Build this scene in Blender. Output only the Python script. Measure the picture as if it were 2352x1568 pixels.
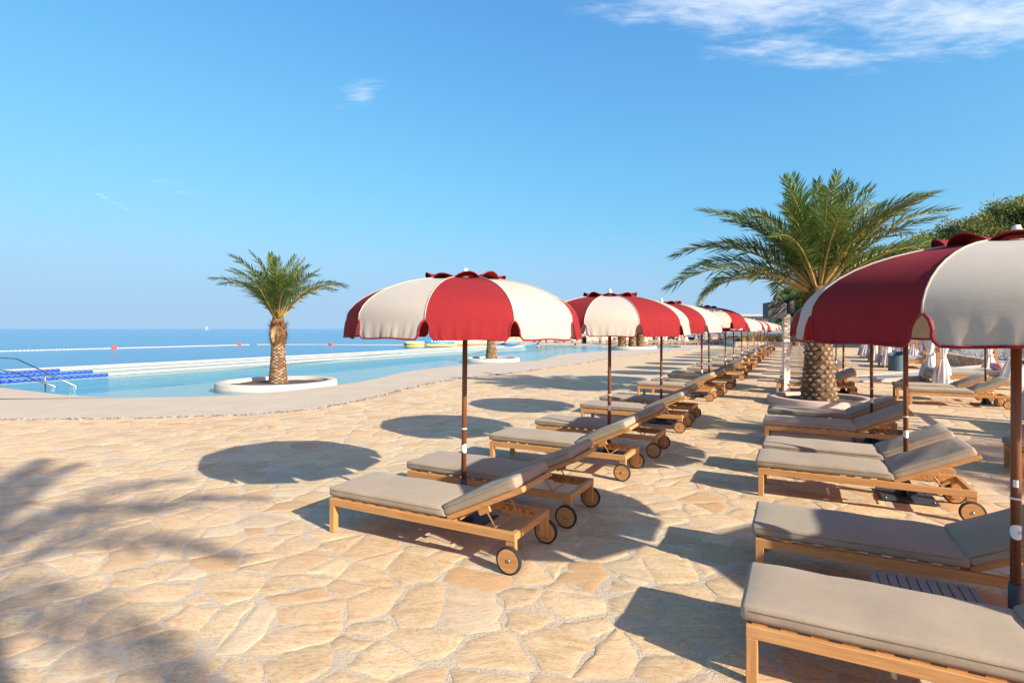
import bpy, bmesh, math, random
from math import sin, cos, pi, radians as R, sqrt
from mathutils import Vector, Matrix, noise

# ------------------------------------------------------------------ camera, sky, sun, exposure
S = bpy.context.scene
C = S.collection
for o in list(bpy.data.objects): bpy.data.objects.remove(o)
cam = bpy.data.cameras.new('camera'); camo = bpy.data.objects.new('camera', cam); C.objects.link(camo)
camo.location = (0, 0, 2.0); camo.rotation_euler = (R(90), 0, 0)
cam.sensor_width = 36; cam.lens = 36 * 1260 / 2352; cam.shift_y = -29 / 2352
cam.clip_start = 0.05; cam.clip_end = 60000
S.camera = camo
SUN_AZ, SUN_EL = R(132.8), R(27.0)          # clockwise from +Y
W = bpy.data.worlds.new('World'); S.world = W; W.use_nodes = True
wn, wl = W.node_tree.nodes, W.node_tree.links
wn.clear()
def wnode(t, **k):
    n = wn.new(t)
    for a, b in k.items(): setattr(n, a, b)
    return n
def wmath(op, a, b=None, c=None):
    n = wnode('ShaderNodeMath', operation=op)
    for i, x in enumerate((a, b, c)):
        if x is None: continue
        if isinstance(x, (int, float)): n.inputs[i].default_value = x
        else: wl.new(x, n.inputs[i])
    return n.outputs[0]
sky = wnode('ShaderNodeTexSky', sky_type='NISHITA', sun_disc=False, sun_elevation=SUN_EL, sun_rotation=SUN_AZ,
            altitude=0, air_density=1.0, dust_density=3.2, ozone_density=1.5)
ssep = wnode('ShaderNodeSeparateColor'); wl.new(sky.outputs[0], ssep.inputs[0])      # film response: deeper blue, flatter glow
skyc = wnode('ShaderNodeCombineColor')
def soft_cap(x, gain, cap):                      # linear, then levels off: the film keeps the blue from washing out
    y = wmath('MULTIPLY', x, gain / cap); return wmath('MULTIPLY', wmath('POWER', wmath('DIVIDE', wmath('POWER', y, 3.0), wmath('ADD', wmath('POWER', y, 3.0), 1.0)), 1 / 3.0), cap)
wl.new(wmath('MULTIPLY', ssep.outputs[0], .58), skyc.inputs[0])
wl.new(soft_cap(ssep.outputs[1], 1.23, 4.2), skyc.inputs[1])
wl.new(soft_cap(ssep.outputs[2], 1.76, 5.4), skyc.inputs[2])
hz = wnode('ShaderNodeTexCoord'); hsep = wnode('ShaderNodeSeparateXYZ'); wl.new(hz.outputs['Generated'], hsep.inputs[0])
hf = wnode('ShaderNodeMapRange'); hf.interpolation_type = 'SMOOTHSTEP'; wl.new(hsep.outputs[2], hf.inputs['Value'])
hf.inputs['From Min'].default_value = .005; hf.inputs['From Max'].default_value = .20; hf.inputs['To Min'].default_value = .92; hf.inputs['To Max'].default_value = 0
hmix = wnode('ShaderNodeMix', data_type='RGBA'); wl.new(hf.outputs[0], hmix.inputs['Factor']); wl.new(skyc.outputs[0], hmix.inputs['A']); hmix.inputs['B'].default_value = (2.15, 3.25, 4.6, 1)   # sea haze all round the horizon
geo = wnode('ShaderNodeTexCoord')
sep = wnode('ShaderNodeSeparateXYZ'); wl.new(geo.outputs['Generated'], sep.inputs[0])
zc = wmath('MAXIMUM', sep.outputs[2], 0.03)
px = wmath('DIVIDE', sep.outputs[0], zc); py = wmath('DIVIDE', sep.outputs[1], zc)   # cloud layer plane
comb = wnode('ShaderNodeCombineXYZ'); wl.new(px, comb.inputs[0]); wl.new(py, comb.inputs[1])
mapn = wnode('ShaderNodeMapping'); mapn.inputs['Scale'].default_value = (1.0, 2.2, 1); mapn.inputs['Rotation'].default_value = (0, 0, R(-38))
wl.new(comb.outputs[0], mapn.inputs['Vector'])
n1 = wnode('ShaderNodeTexNoise'); n1.inputs['Scale'].default_value = 1.6; n1.inputs['Detail'].default_value = 9
n1.inputs['Roughness'].default_value = 0.62; n1.inputs['Distortion'].default_value = 0.35
wl.new(mapn.outputs[0], n1.inputs['Vector'])
def blob(cx, cy, rx, ry, rot=0, soft=1.0):
    # a soft patch on the cloud layer, in layer coordinates
    m = wnode('ShaderNodeMapping', vector_type='TEXTURE')
    m.inputs['Location'].default_value = (cx, cy, 0); m.inputs['Rotation'].default_value = (0, 0, rot); m.inputs['Scale'].default_value = (rx, ry, 1)
    wl.new(comb.outputs[0], m.inputs['Vector'])
    g = wnode('ShaderNodeTexGradient', gradient_type='SPHERICAL'); wl.new(m.outputs[0], g.inputs[0])
    return g.outputs['Fac']
CLOUDS = [(.66, 1.68, .55, .34, R(10), .95), (.40, 1.74, .34, .15, R(5), .65), (.93, 1.92, .42, .15, R(-14), .75), (1.42, 1.76, .8, .38, R(12), 1.05), (1.16, 2.02, .42, .16, R(10), .75), (1.9, 1.6, .8, .4, R(10), .9), (1.0, 1.3, 1.3, .4, R(10), .9),
          (-.63, 2.33, .30, .13, R(-52), .72), (-3.2, 4.5, 1.75, .05, R(107), .42), (-2.4, 3.9, 1.2, .25, R(95), .25), (-1.6, .4, .9, .4, R(30), .7), (.6, -.6, 1.2, .5, R(50), .8)]
tot = None
for cx, cy, rx, ry, rot, w in CLOUDS:
    b = wmath('MULTIPLY', blob(cx, cy, rx, ry, rot), w)
    tot = b if tot is None else wmath('MAXIMUM', tot, b)
cm = tot
n2 = wnode('ShaderNodeTexNoise'); n2.inputs['Scale'].default_value = 9.0; n2.inputs['Detail'].default_value = 7; n2.inputs['Roughness'].default_value = .6; n2.inputs['Distortion'].default_value = .5
wl.new(mapn.outputs[0], n2.inputs['Vector'])
fac = wnode('ShaderNodeMapRange'); fac.interpolation_type = 'SMOOTHSTEP'
wl.new(wmath('ADD', wmath('ADD', wmath('MULTIPLY', n1.outputs['Fac'], 1.0), wmath('MULTIPLY', n2.outputs['Fac'], .55)), wmath('MULTIPLY', cm, .55)), fac.inputs['Value'])
fac.inputs['From Min'].default_value = .86; fac.inputs['From Max'].default_value = 1.42; fac.inputs['To Max'].default_value = .80
fm = wmath('MULTIPLY', fac.outputs[0], wmath('MINIMUM', wmath('MULTIPLY', cm, 2.6), 1.0))
mix = wnode('ShaderNodeMix', data_type='RGBA'); wl.new(fm, mix.inputs['Factor'])
wl.new(hmix.outputs['Result'], mix.inputs['A']); mix.inputs['B'].default_value = (4.6, 5.0, 5.6, 1)
bg = wnode('ShaderNodeBackground'); bg.inputs['Strength'].default_value = 0.100
wl.new(mix.outputs['Result'], bg.inputs['Color'])
wout = wnode('ShaderNodeOutputWorld'); wl.new(bg.outputs[0], wout.inputs[0])
sl = bpy.data.lights.new('sun', 'SUN'); sl.energy = 4.6; sl.angle = R(0.55); sl.color = (1.0, .94, .79)
so = bpy.data.objects.new('sun', sl); C.objects.link(so)
sd = Vector((sin(SUN_AZ) * cos(SUN_EL), cos(SUN_AZ) * cos(SUN_EL), sin(SUN_EL)))
so.rotation_euler = (-sd).to_track_quat('-Z', 'Y').to_euler(); so.location = (20, -20, 30)
S.view_settings.view_transform = 'Standard'; S.view_settings.look = 'None'
S.view_settings.exposure = 1.04; S.view_settings.gamma = 1
S.render.engine = 'CYCLES'
S.cycles.max_bounces = 8; S.cycles.transparent_max_bounces = 16

rnd = random.Random(11)
UX, UY = .4618, .887                       # direction the rows of loungers run
ROW = math.atan2(UY, UX)
def XY(u, v, z=0.0): return Vector((UX * u + UY * v, UY * u - UX * v, z))
VROT = math.atan2(-UX, UY)                 # local +x along v (foot to head)

# ------------------------------------------------------------------ helpers
class MB:
    """collects polygons; build() links them as one mesh object"""
    def __init__(s): s.v = []; s.f = []; s.m = []; s.att = []; s.sm = []
    def add(s, vs, fs, mat=0, att=0.0, smooth=False):
        b = len(s.v); s.v += [tuple(p) for p in vs]; s.att += [att] * len(vs)
        s.f += [tuple(i + b for i in f) for f in fs]; s.m += [mat] * len(fs); s.sm += [smooth] * len(fs)
        return b
    def box(s, x0, x1, y0, y1, z0, z1, mat=0, M=None, att=0.0, ch=0.0):
        if ch:
            c = ch; vs = []; 
            bm = bmesh.new(); r = bmesh.ops.create_cube(bm, size=1)
            for v in bm.verts: v.co = Vector(((x0 + x1) / 2 + v.co.x * (x1 - x0), (y0 + y1) / 2 + v.co.y * (y1 - y0), (z0 + z1) / 2 + v.co.z * (z1 - z0)))
            bmesh.ops.bevel(bm, geom=bm.edges[:], offset=c, segments=1, affect='EDGES')
            bm.verts.index_update(); vs = [v.co.copy() for v in bm.verts]; fs = [[v.index for v in f.verts] for f in bm.faces]; bm.free()
        else:
            vs = [Vector((x, y, z)) for z in (z0, z1) for y in (y0, y1) for x in (x0, x1)]
            fs = [(0, 2, 3, 1), (4, 5, 7, 6), (0, 1, 5, 4), (2, 6, 7, 3), (0, 4, 6, 2), (1, 3, 7, 5)]
        if M is not None: vs = [M @ p for p in vs]
        s.add(vs, fs, mat, att); return s
    def tube(s, pts, r, n=8, mat=0, caps=True, closed=False, smooth=True, att=0.0):
        pts = [Vector(p) for p in pts]; m = len(pts); vs = []; up = Vector((0, 0, 1)); last = None
        for i, p in enumerate(pts):
            if closed: t = pts[(i + 1) % m] - pts[i - 1]
            else: t = pts[min(i + 1, m - 1)] - pts[max(i - 1, 0)]
            t.normalize()
            if last is None:
                a = t.cross(up) if abs(t.z) < .95 else t.cross(Vector((1, 0, 0)))
            else: a = last - t * last.dot(t)
            a.normalize(); last = a; b = t.cross(a)
            rr = r(i / max(1, m - 1)) if callable(r) else r
            vs += [p + (a * cos(2 * pi * k / n) + b * sin(2 * pi * k / n)) * rr for k in range(n)]
        fs = []
        for i in range(m if closed else m - 1):
            j = (i + 1) % m
            fs += [(i * n + k, i * n + (k + 1) % n, j * n + (k + 1) % n, j * n + k) for k in range(n)]
        b = s.add(vs, fs, mat, att, smooth)
        if caps and not closed:
            s.f += [tuple(b + k for k in range(n - 1, -1, -1)), tuple(b + (m - 1) * n + k for k in range(n))]; s.m += [mat] * 2; s.sm += [False] * 2
        return s
    def lathe(s, prof, n=16, mat=0, M=None, smooth=True, wob=None, att=0.0, caps=True):
        vs = []; m = len(prof)
        for i, (r, z) in enumerate(prof):
            for k in range(n):
                a = 2 * pi * k / n; rr = r * (wob(a, z) if wob else 1)
                p = Vector((rr * cos(a), rr * sin(a), z)); vs.append(M @ p if M is not None else p)
        fs = [(i * n + k, i * n + (k + 1) % n, (i + 1) * n + (k + 1) % n, (i + 1) * n + k) for i in range(m - 1) for k in range(n)]
        b = s.add(vs, fs, mat, att, smooth)
        if caps and prof[0][0] > 1e-4: s.f.append(tuple(b + k for k in range(n - 1, -1, -1))); s.m.append(mat); s.sm.append(False)
        if caps and prof[-1][0] > 1e-4: s.f.append(tuple(b + (m - 1) * n + k for k in range(n))); s.m.append(mat); s.sm.append(False)
        return s
    def mesh(s, name, mats):
        me = bpy.data.meshes.new(name); me.from_pydata(s.v, [], s.f)
        for m in (mats if isinstance(mats, (list, tuple)) else [mats]): me.materials.append(m)
        me.polygons.foreach_set('material_index', s.m); me.polygons.foreach_set('use_smooth', s.sm)
        a = me.attributes.new('tint', 'FLOAT', 'POINT'); a.data.foreach_set('value', s.att)
        me.update(); return me
    def build(s, name, mats, parent=None, loc=None, rz=None):
        return link(name, s.mesh(name, mats), parent, loc, rz)
def link(name, me, parent=None, loc=None, rz=None):
    o = bpy.data.objects.new(name, me); C.objects.link(o); o.parent = parent
    if loc is not None: o.location = loc
    if rz is not None: o.rotation_euler.z = rz
    return o
def empty(name, loc=(0, 0, 0), rz=0):
    o = bpy.data.objects.new(name, None); C.objects.link(o); o.location = loc; o.rotation_euler.z = rz; o.empty_display_size = .2
    return o
def tag(o, label=None, cat=None, group=None, kind=None):
    if label: o['label'] = label
    if cat: o['category'] = cat
    if group: o['group'] = group
    if kind: o['kind'] = kind
    return o
KIDS = {}
def copy_tree(o, parent=None):
    c = o.copy(); C.objects.link(c); c.parent = parent
    for ch in list(o.children): copy_tree(ch, c)
    return c
ORD = ['first', 'second', 'third', 'fourth', 'fifth', 'sixth', 'seventh', 'eighth', 'ninth', 'tenth', 'eleventh', 'twelfth', 'thirteenth', 'fourteenth', 'fifteenth',
       'sixteenth', 'seventeenth', 'eighteenth', 'nineteenth', 'twentieth', 'twenty-first', 'twenty-second', 'twenty-third', 'twenty-fourth', 'twenty-fifth', 'twenty-sixth',
       'twenty-seventh', 'twenty-eighth', 'twenty-ninth', 'thirtieth']

# ------------------------------------------------------------------ materials
class NT:
    def __init__(s, name):
        s.m = bpy.data.materials.new(name); s.m.use_nodes = True; s.t = s.m.node_tree; s.t.nodes.clear()
        s.out = s.n('ShaderNodeOutputMaterial')
    def n(s, t, ins=None, **k):
        n = s.t.nodes.new(t)
        for a, b in k.items(): setattr(n, a, b)
        for a, b in (ins or {}).items(): s.put(n, a, b)
        return n
    def put(s, n, a, b):
        i = n.inputs[a]
        if isinstance(b, bpy.types.NodeSocket): s.t.links.new(b, i)
        elif isinstance(b, (tuple, list)) and len(b) == 3 and i.type == 'RGBA': i.default_value = (*b, 1)
        else: i.default_value = b
    def math(s, op, a, b=0.0, c=0.0, clamp=False):
        n = s.n('ShaderNodeMath', {0: a, 1: b, 2: c}, operation=op); n.use_clamp = clamp; return n.outputs[0]
    def mix(s, f, a, b, blend='MIX'):
        n = s.n('ShaderNodeMix', {'Factor': f}, data_type='RGBA', blend_type=blend); s.put(n, 6, a if not isinstance(a, tuple) else (*a, 1)); s.put(n, 7, b if not isinstance(b, tuple) else (*b, 1))
        return n.outputs[2]
    def noise(s, vec, sc, det=4, ro=.55, dist=0):
        return s.n('ShaderNodeTexNoise', {'Vector': vec, 'Scale': sc, 'Detail': det, 'Roughness': ro, 'Distortion': dist}).outputs['Fac']
    def map(s, vec, scale=(1, 1, 1), rot=(0, 0, 0), loc=(0, 0, 0)):
        return s.n('ShaderNodeMapping', {'Vector': vec, 'Scale': scale, 'Rotation': rot, 'Location': loc}).outputs[0]
    def ramp(s, f, stops):
        n = s.n('ShaderNodeValToRGB', {'Fac': f}); e = n.color_ramp.elements
        while len(e) < len(stops): e.new(.5)
        for i, (p, c) in enumerate(stops): e[i].position = p; e[i].color = (*c, 1)
        return n.outputs[0]
    def rng(s, f, a, b, c=0, d=1):
        return s.n('ShaderNodeMapRange', {'Value': f, 'From Min': a, 'From Max': b, 'To Min': c, 'To Max': d}).outputs[0]
    def bump(s, h, st, dist=.01, normal=None):
        d = {'Height': h, 'Strength': st, 'Distance': dist}
        if normal is not None: d['Normal'] = normal
        return s.n('ShaderNodeBump', d).outputs[0]
    def prin(s, col, rough=.6, normal=None, metal=0.0, spec=.5, **k):
        d = {'Base Color': col, 'Roughness': rough, 'Metallic': metal, 'Specular IOR Level': spec}
        if normal is not None: d['Normal'] = normal
        d.update(k)
        return s.n('ShaderNodeBsdfPrincipled', d).outputs[0]
    def done(s, sh): s.t.links.new(sh, s.out.inputs['Surface']); return s.m
def objco(t): return t.n('ShaderNodeTexCoord').outputs['Object']
def wpos(t): return t.n('ShaderNodeNewGeometry').outputs['Position']
def orand(t): return t.n('ShaderNodeObjectInfo').outputs['Random']
def attr(t, n='tint'): return t.n('ShaderNodeAttribute', attribute_name=n).outputs['Fac']

def m_plain(name, col, rough=.6, metal=0, var=.12, sc=6, bump=0, spec=.4):
    t = NT(name); p = objco(t); n = t.noise(p, sc, 5)
    c = t.mix(t.rng(n, .25, .75), tuple(x * (1 - var) for x in col), tuple(min(1, x * (1 + var)) for x in col))
    nm = t.bump(t.noise(p, sc * 8, 4), bump, .004) if bump else None
    return t.done(t.prin(c, t.rng(n, .2, .8, max(.05, rough - .08), min(1, rough + .08)), nm, metal, spec))

def m_wood(name, axis, c1, c2, c3, rough=.5):
    t = NT(name); p = objco(t); r = orand(t)
    off = t.n('ShaderNodeVectorMath', {0: p, 1: t.n('ShaderNodeCombineXYZ', {0: t.math('MULTIPLY', r, 31.0), 1: t.math('MULTIPLY', r, 17.0), 2: t.math('MULTIPLY', r, 11.0)}).outputs[0]}, operation='ADD').outputs[0]
    sc = [14, 14, 14]; sc[axis] = 1.1
    g = t.noise(t.map(off, tuple(sc)), 2.0, 6, .6, .6)
    fi = [160, 160, 160]; fi[axis] = 5
    f = t.noise(t.map(off, tuple(fi)), 1.0, 2, .5)
    c = t.ramp(g, [(.3, c1), (.5, c2), (.72, c3)])
    c = t.mix(t.rng(f, .35, .7, 0, .35), c, tuple(x * .62 for x in c1))
    c = t.mix(t.math('MULTIPLY', r, .35), c, tuple(x * .8 for x in c2))
    return t.done(t.prin(c, t.rng(g, .2, .8, rough - .08, rough + .1), t.bump(f, .25, .001), 0, .4))
TEAK = ((.42, .195, .065), (.52, .262, .092), (.58, .325, .132))
wood = [m_wood('teak_' + a, i, *TEAK) for i, a in enumerate('xyz')]
pole_wood = m_wood('pole_wood', 2, (.13, .042, .016), (.19, .066, .026), (.23, .085, .035), .38)
pale_wood = m_wood('pale_wood', 2, (.40, .24, .12), (.50, .32, .17), (.56, .38, .22))

def m_fabric(name, col, weave=420, var=.08, rough=.9, trans=0.0, sheen=.1, puff=.25):
    t = NT(name); p = objco(t); r = orand(t)
    big = t.noise(p, 3.5, 4, .6)
    mott = t.noise(t.map(p, (1, 1.6, 1)), 60, 3, .6)
    w1 = t.n('ShaderNodeTexWave', {'Vector': p, 'Scale': weave / 6, 'Distortion': 1.5, 'Detail': 2}, bands_direction='X').outputs['Fac']
    w2 = t.n('ShaderNodeTexWave', {'Vector': p, 'Scale': weave / 6, 'Distortion': 1.5, 'Detail': 2}, bands_direction='Y').outputs['Fac']
    w = t.math('MULTIPLY', t.math('ADD', w1, w2), .5)
    f = t.math('ADD', t.rng(big, .3, .7, -var, var), t.rng(mott, .3, .7, -var * .8, var * .8))
    f = t.math('ADD', f, t.rng(w, 0, 1, -var * .7, var * .7))
    f = t.math('ADD', f, t.math('MULTIPLY_ADD', r, .12, .94))
    c = t.mix(1.0, tuple(col), t.n('ShaderNodeCombineXYZ', {0: f, 1: f, 2: f}).outputs[0], 'MULTIPLY')
    nm = t.bump(t.noise(p, 5, 3, .5), puff, .02, t.bump(w, .12, .001))
    sh = t.prin(c, rough, nm, 0, .15, **{'Sheen Weight': sheen})
    if trans:
        tr = t.n('ShaderNodeBsdfTranslucent', {'Color': c, 'Normal': nm}).outputs[0]
        sh = t.n('ShaderNodeMixShader', {0: trans, 1: sh, 2: tr}).outputs[0]
    return t.done(sh)
taupe = m_fabric('taupe_canvas', (.32, .255, .185))
welt = m_fabric('taupe_welt', (.21, .165, .115))
red = m_fabric('red_canvas', (.235, .018, .021), sheen=0.0, var=.07, trans=.02, puff=.12)
cream = m_fabric('cream_canvas', (.43, .385, .32), var=.04, trans=.06, puff=.12)
binding = m_fabric('binding_red', (.24, .012, .02), var=.05)
curtain_m = m_fabric('white_voile', (.78, .75, .74), var=.03, trans=.25, puff=.1)
pink = m_fabric('pink_canvas', (.62, .26, .28), var=.05)
maroon = m_fabric('maroon_canvas', (.40, .13, .13), var=.05)

black_rubber = m_plain('black_rubber', (.02, .02, .022), .75)
dark_metal = m_plain('slate_metal', (.055, .065, .08), .5, .3, .2, 9, .15)
steel = m_plain('stainless_steel', (.32, .31, .29), .3, 1.0)
brass = m_plain('bronze_rod', (.48, .27, .12), .4, .6)
white_pl = m_plain('white_plastic', (.78, .78, .76), .45)
navy = m_plain('navy_print', (.03, .05, .16), .5)
table_grey = m_plain('grey_slat', (.24, .215, .175), .6, 0, .15, 14)
speaker_m = m_plain('speaker_grey', (.075, .082, .085), .6)
speaker_b = m_plain('speaker_black', (.018, .018, .02), .55)
post_m = m_plain('cream_paint', (.74, .68, .57), .5, 0, .04)
bin_m = m_plain('bin_slate_blue', (.05, .10, .135), .5, 0, .1)
soil = m_plain('dark_soil', (.085, .06, .045), .95, 0, .5, 30, .8)
blue_pl = m_plain('blue_plastic', (.012, .07, .42), .4, 0, .1)
sky_pl = m_plain('bright_blue_plastic', (.02, .20, .55), .4)
float_w = m_plain('white_float', (.40, .395, .365), .5)
red_buoy = m_plain('red_buoy', (.62, .07, .04), .5)
yellow_pl = m_plain('yellow_rubber', (.70, .68, .22), .5)
orange_pl = m_plain('orange_rubber', (.75, .38, .08), .5)
skin = m_plain('skin', (.50, .28, .19), .6)
hair = m_plain('dark_hair', (.03, .02, .015), .7)
shorts_m = m_plain('slate_shorts', (.10, .11, .16), .8)
bag_m = m_plain('black_cloth', (.015, .015, .017), .8)

def m_concrete(name, c1, c2, grain=90, bump=.5, speck=.5, rough=.85, dark=(.25, .2, .16)):
    t = NT(name); p = wpos(t)
    a = t.noise(p, .9, 5, .6); b = t.noise(p, grain, 3, .7); d = t.n('ShaderNodeTexVoronoi', {'Vector': p, 'Scale': grain * 1.4}).outputs['Color']
    c = t.mix(t.rng(a, .3, .7), c1, c2)
    c = t.mix(t.rng(b, .56, .7, 0, speck), c, dark)
    return t.done(t.prin(c, rough, t.bump(b, bump, .004), 0, .25))
deck_m = m_concrete('washed_concrete', (.44, .36, .27), (.50, .415, .32), 55, .5, .35)
coping_m = m_concrete('white_terrazzo', (.44, .41, .35), (.50, .47, .41), 60, .4, .3)
ramp_m = m_concrete('ramp_concrete', (.40, .36, .31), (.46, .41, .355), 30, .3, .15)
pinkstone_m = m_concrete('pink_concrete', (.46, .335, .265), (.52, .385, .305), 45, .5, .3)
quay_m = m_concrete('quay_concrete', (.56, .44, .30), (.64, .53, .38), 1.6, .6, .7, .9, (.26, .17, .09))
quay_d = m_concrete('quay_painted_shade_algae', (.13, .125, .10), (.18, .17, .14), 2.0, .6, .5, .9, (.05, .05, .04))  # darker quay tone: shade of end face and niches put into the colour
asphalt_m = m_concrete('grey_asphalt', (.22, .22, .22), (.27, .27, .265), 20, .3, .3, .9, (.1, .1, .1))
gravel_m = m_concrete('grey_gravel', (.40, .38, .35), (.50, .48, .45), 14, 1.0, .8, .9, (.14, .13, .12))
def m_pebble():
    t = NT('mixed_pebbles'); c = t.ramp(attr(t), [(0, (.05, .04, .035)), (.35, (.16, .13, .10)), (.7, (.30, .255, .205)), (1, (.44, .40, .34))])
    return t.done(t.prin(c, .8))
pebble_m = m_pebble()
build_m = m_plain('blue_grey_render', (.36, .43, .47), .8, 0, .05)
slab_m = m_plain('roof_slab', (.36, .36, .34), .8, 0, .06)
glass_d = m_plain('dark_glass', (.05, .07, .08), .15)

def m_stone(flag=True):
    t = NT('flagstone' if flag else 'paved_ground')
    p = wpos(t)
    w = t.n('ShaderNodeVectorMath', {0: p, 1: t.n('ShaderNodeVectorMath', {0: t.n('ShaderNodeTexNoise', {'Vector': p, 'Scale': 1.3, 'Detail': 2}).outputs['Color'], 3: .5}, operation='SCALE').outputs[0]}, operation='ADD').outputs[0]
    st = t.map(w, (1.0, 4.2, 1), (0, 0, R(-24)))
    tint = attr(t)
    streak = t.noise(st, 2.6, 7, .62, .5)
    patch = t.noise(p, 1.4, 4, .55)
    fine = t.noise(t.map(w, (1, 2.4, 1), (0, 0, R(-24))), 22, 5, .65)
    grit = t.noise(p, 160, 3, .6)
    A = t.ramp(streak, [(.26, (.42, .25, .12)), (.40, (.56, .39, .215)), (.56, (.62, .46, .27)), (.76, (.66, .53, .345))])
    c = t.mix(t.rng(patch, .55, .75, 0, .5), A, (.56, .435, .295))
    c = t.mix(t.rng(fine, .50, .68, 0, .65), c, (.39, .205, .09))
    c = t.mix(t.rng(fine, .46, .30, 0, .5), c, (.70, .565, .40))
    grain = t.noise(t.map(w, (1, 1.6, 1), (0, 0, R(-24))), 75, 4, .7)
    c = t.mix(t.rng(grain, .52, .70, 0, .6), c, (.33, .18, .085))
    if flag:
        v1 = t.rng(t.math('FRACT', t.math('MULTIPLY', tint, 7.31)), 0, 1, .86, 1.10)
        c = t.mix(1.0, c, t.n('ShaderNodeCombineXYZ', {0: v1, 1: v1, 2: v1}).outputs[0], 'MULTIPLY')
        c = t.mix(t.rng(tint, .80, .90, 0, .32), c, (.53, .44, .34))
        c = t.mix(t.rng(tint, .30, .20, 0, .25), c, (.60, .36, .20))
        c = t.mix(t.rng(tint, .07, .03, 0, .34), c, (.46, .23, .085))
    crack = t.n('ShaderNodeTexVoronoi', {'Vector': t.map(w, (1, 2.2, 1), (0, 0, R(-24))), 'Scale': 1.7, 'Randomness': 1.0}, feature='DISTANCE_TO_EDGE').outputs['Distance']
    h = t.math('ADD', t.math('MULTIPLY', fine, .6), t.math('MULTIPLY', grit, .18))
    h = t.math('ADD', h, t.math('MULTIPLY', streak, .35))
    if not flag:
        e = t.n('ShaderNodeTexVoronoi', {'Vector': t.map(w, (1, 1.5, 1), (0, 0, R(-24))), 'Scale': 2.1}, feature='DISTANCE_TO_EDGE').outputs['Distance']
        k = t.rng(e, .03, .075)
        c = t.mix(k, (.55, .415, .265), c); h = t.math('ADD', h, t.math('MULTIPLY', k, .5))
    return t.done(t.prin(c, t.rng(fine, .3, .7, .62, .85), t.bump(h, .85, .010), 0, .3))
stone_m = m_stone(True); paved_m = m_stone(False)
def m_mortar():
    t = NT('sandy_mortar'); p = wpos(t)
    a = t.noise(p, 3, 5, .6); g = t.noise(p, 70, 5, .7); d = t.noise(p, 18, 5, .6)
    c = t.mix(t.rng(a, .3, .7), (.54, .425, .30), (.60, .49, .36)); c = t.mix(t.rng(g, .50, .68, 0, .6), c, (.33, .245, .16))
    return t.done(t.prin(c, .9, t.bump(t.math('ADD', g, d), 1.0, .012), 0, .2))
mortar_m = m_mortar()
def m_wallstone():
    t = NT('wall_stone'); p = wpos(t); a = t.noise(p, 3, 6, .65); tint = attr(t); r = orand(t)
    c = t.ramp(a, [(.3, (.38, .26, .16)), (.55, (.52, .39, .26)), (.75, (.60, .49, .36))])
    v = t.rng(r, 0, 1, .75, 1.12)
    c = t.mix(1.0, c, t.n('ShaderNodeCombineXYZ', {0: v, 1: v, 2: v}).outputs[0], 'MULTIPLY')
    return t.done(t.prin(c, .85, t.bump(t.noise(p, 30, 5, .7), .8, .01), 0, .25))
wallstone_m = m_wallstone()

def m_leaf(name, c1, c2, c3, trans=.25, rough=.45):
    t = NT(name); a = attr(t); r = orand(t)
    c = t.ramp(a, [(0.0, c1), (.55, c2), (1.0, c3)])
    c = t.mix(t.math('MULTIPLY', r, .35), c, c3)
    s = t.prin(c, rough, None, 0, .4)
    tr = t.n('ShaderNodeBsdfTranslucent', {'Color': c}).outputs[0]
    return t.done(t.n('ShaderNodeMixShader', {0: trans, 1: s, 2: tr}).outputs[0])
frond_m = m_leaf('palm_leaflet', (.045, .10, .018), (.095, .175, .032), (.20, .26, .065), .28, .36)
rachis_m = m_plain('palm_rachis', (.36, .26, .075), .5)
dry_m = m_plain('dry_frond', (.36, .25, .13), .8)
pine_m = m_leaf('pine_needles', (.04, .08, .018), (.14, .185, .042), (.33, .32, .085), .3, .6)
shrub_m = m_leaf('shrub_leaves', (.03, .06, .014), (.065, .11, .025), (.11, .15, .04), .2)
grass_m = m_leaf('dry_grass_blades', (.30, .21, .075), (.46, .34, .14), (.56, .44, .22), .3, .7)
bark_m = m_plain('pine_bark', (.16, .10, .065), .9, 0, .35, 12, .8)
def m_trunk():
    t = NT('palm_trunk'); p = objco(t); a = attr(t)
    n = t.noise(t.map(p, (1, 1, 3)), 7, 6, .65); f = t.noise(t.map(p, (1, 1, .5)), 60, 4, .6)
    c = t.ramp(t.math('ADD', t.math('MULTIPLY', a, .55), t.math('MULTIPLY', n, .5)), [(.22, (.10, .055, .03)), (.42, (.24, .15, .085)), (.6, (.40, .29, .18)), (.8, (.50, .39, .27))])
    c = t.mix(t.rng(f, .5, .75, 0, .5), c, (.13, .08, .045))
    return t.done(t.prin(c, .9, t.bump(t.math('ADD', n, f), .8, .015), 0, .15))
trunk_m = m_trunk()
def m_fibre():
    t = NT('palm_fibre'); p = objco(t); f = t.noise(t.map(p, (1, 1, .35)), 45, 5, .7)
    return t.done(t.prin(t.ramp(f, [(.3, (.06, .03, .015)), (.55, (.2, .11, .05)), (.75, (.34, .22, .11))]), .9, t.bump(f, 1, .02), 0, .1))
fibre_m = m_fibre()

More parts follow.
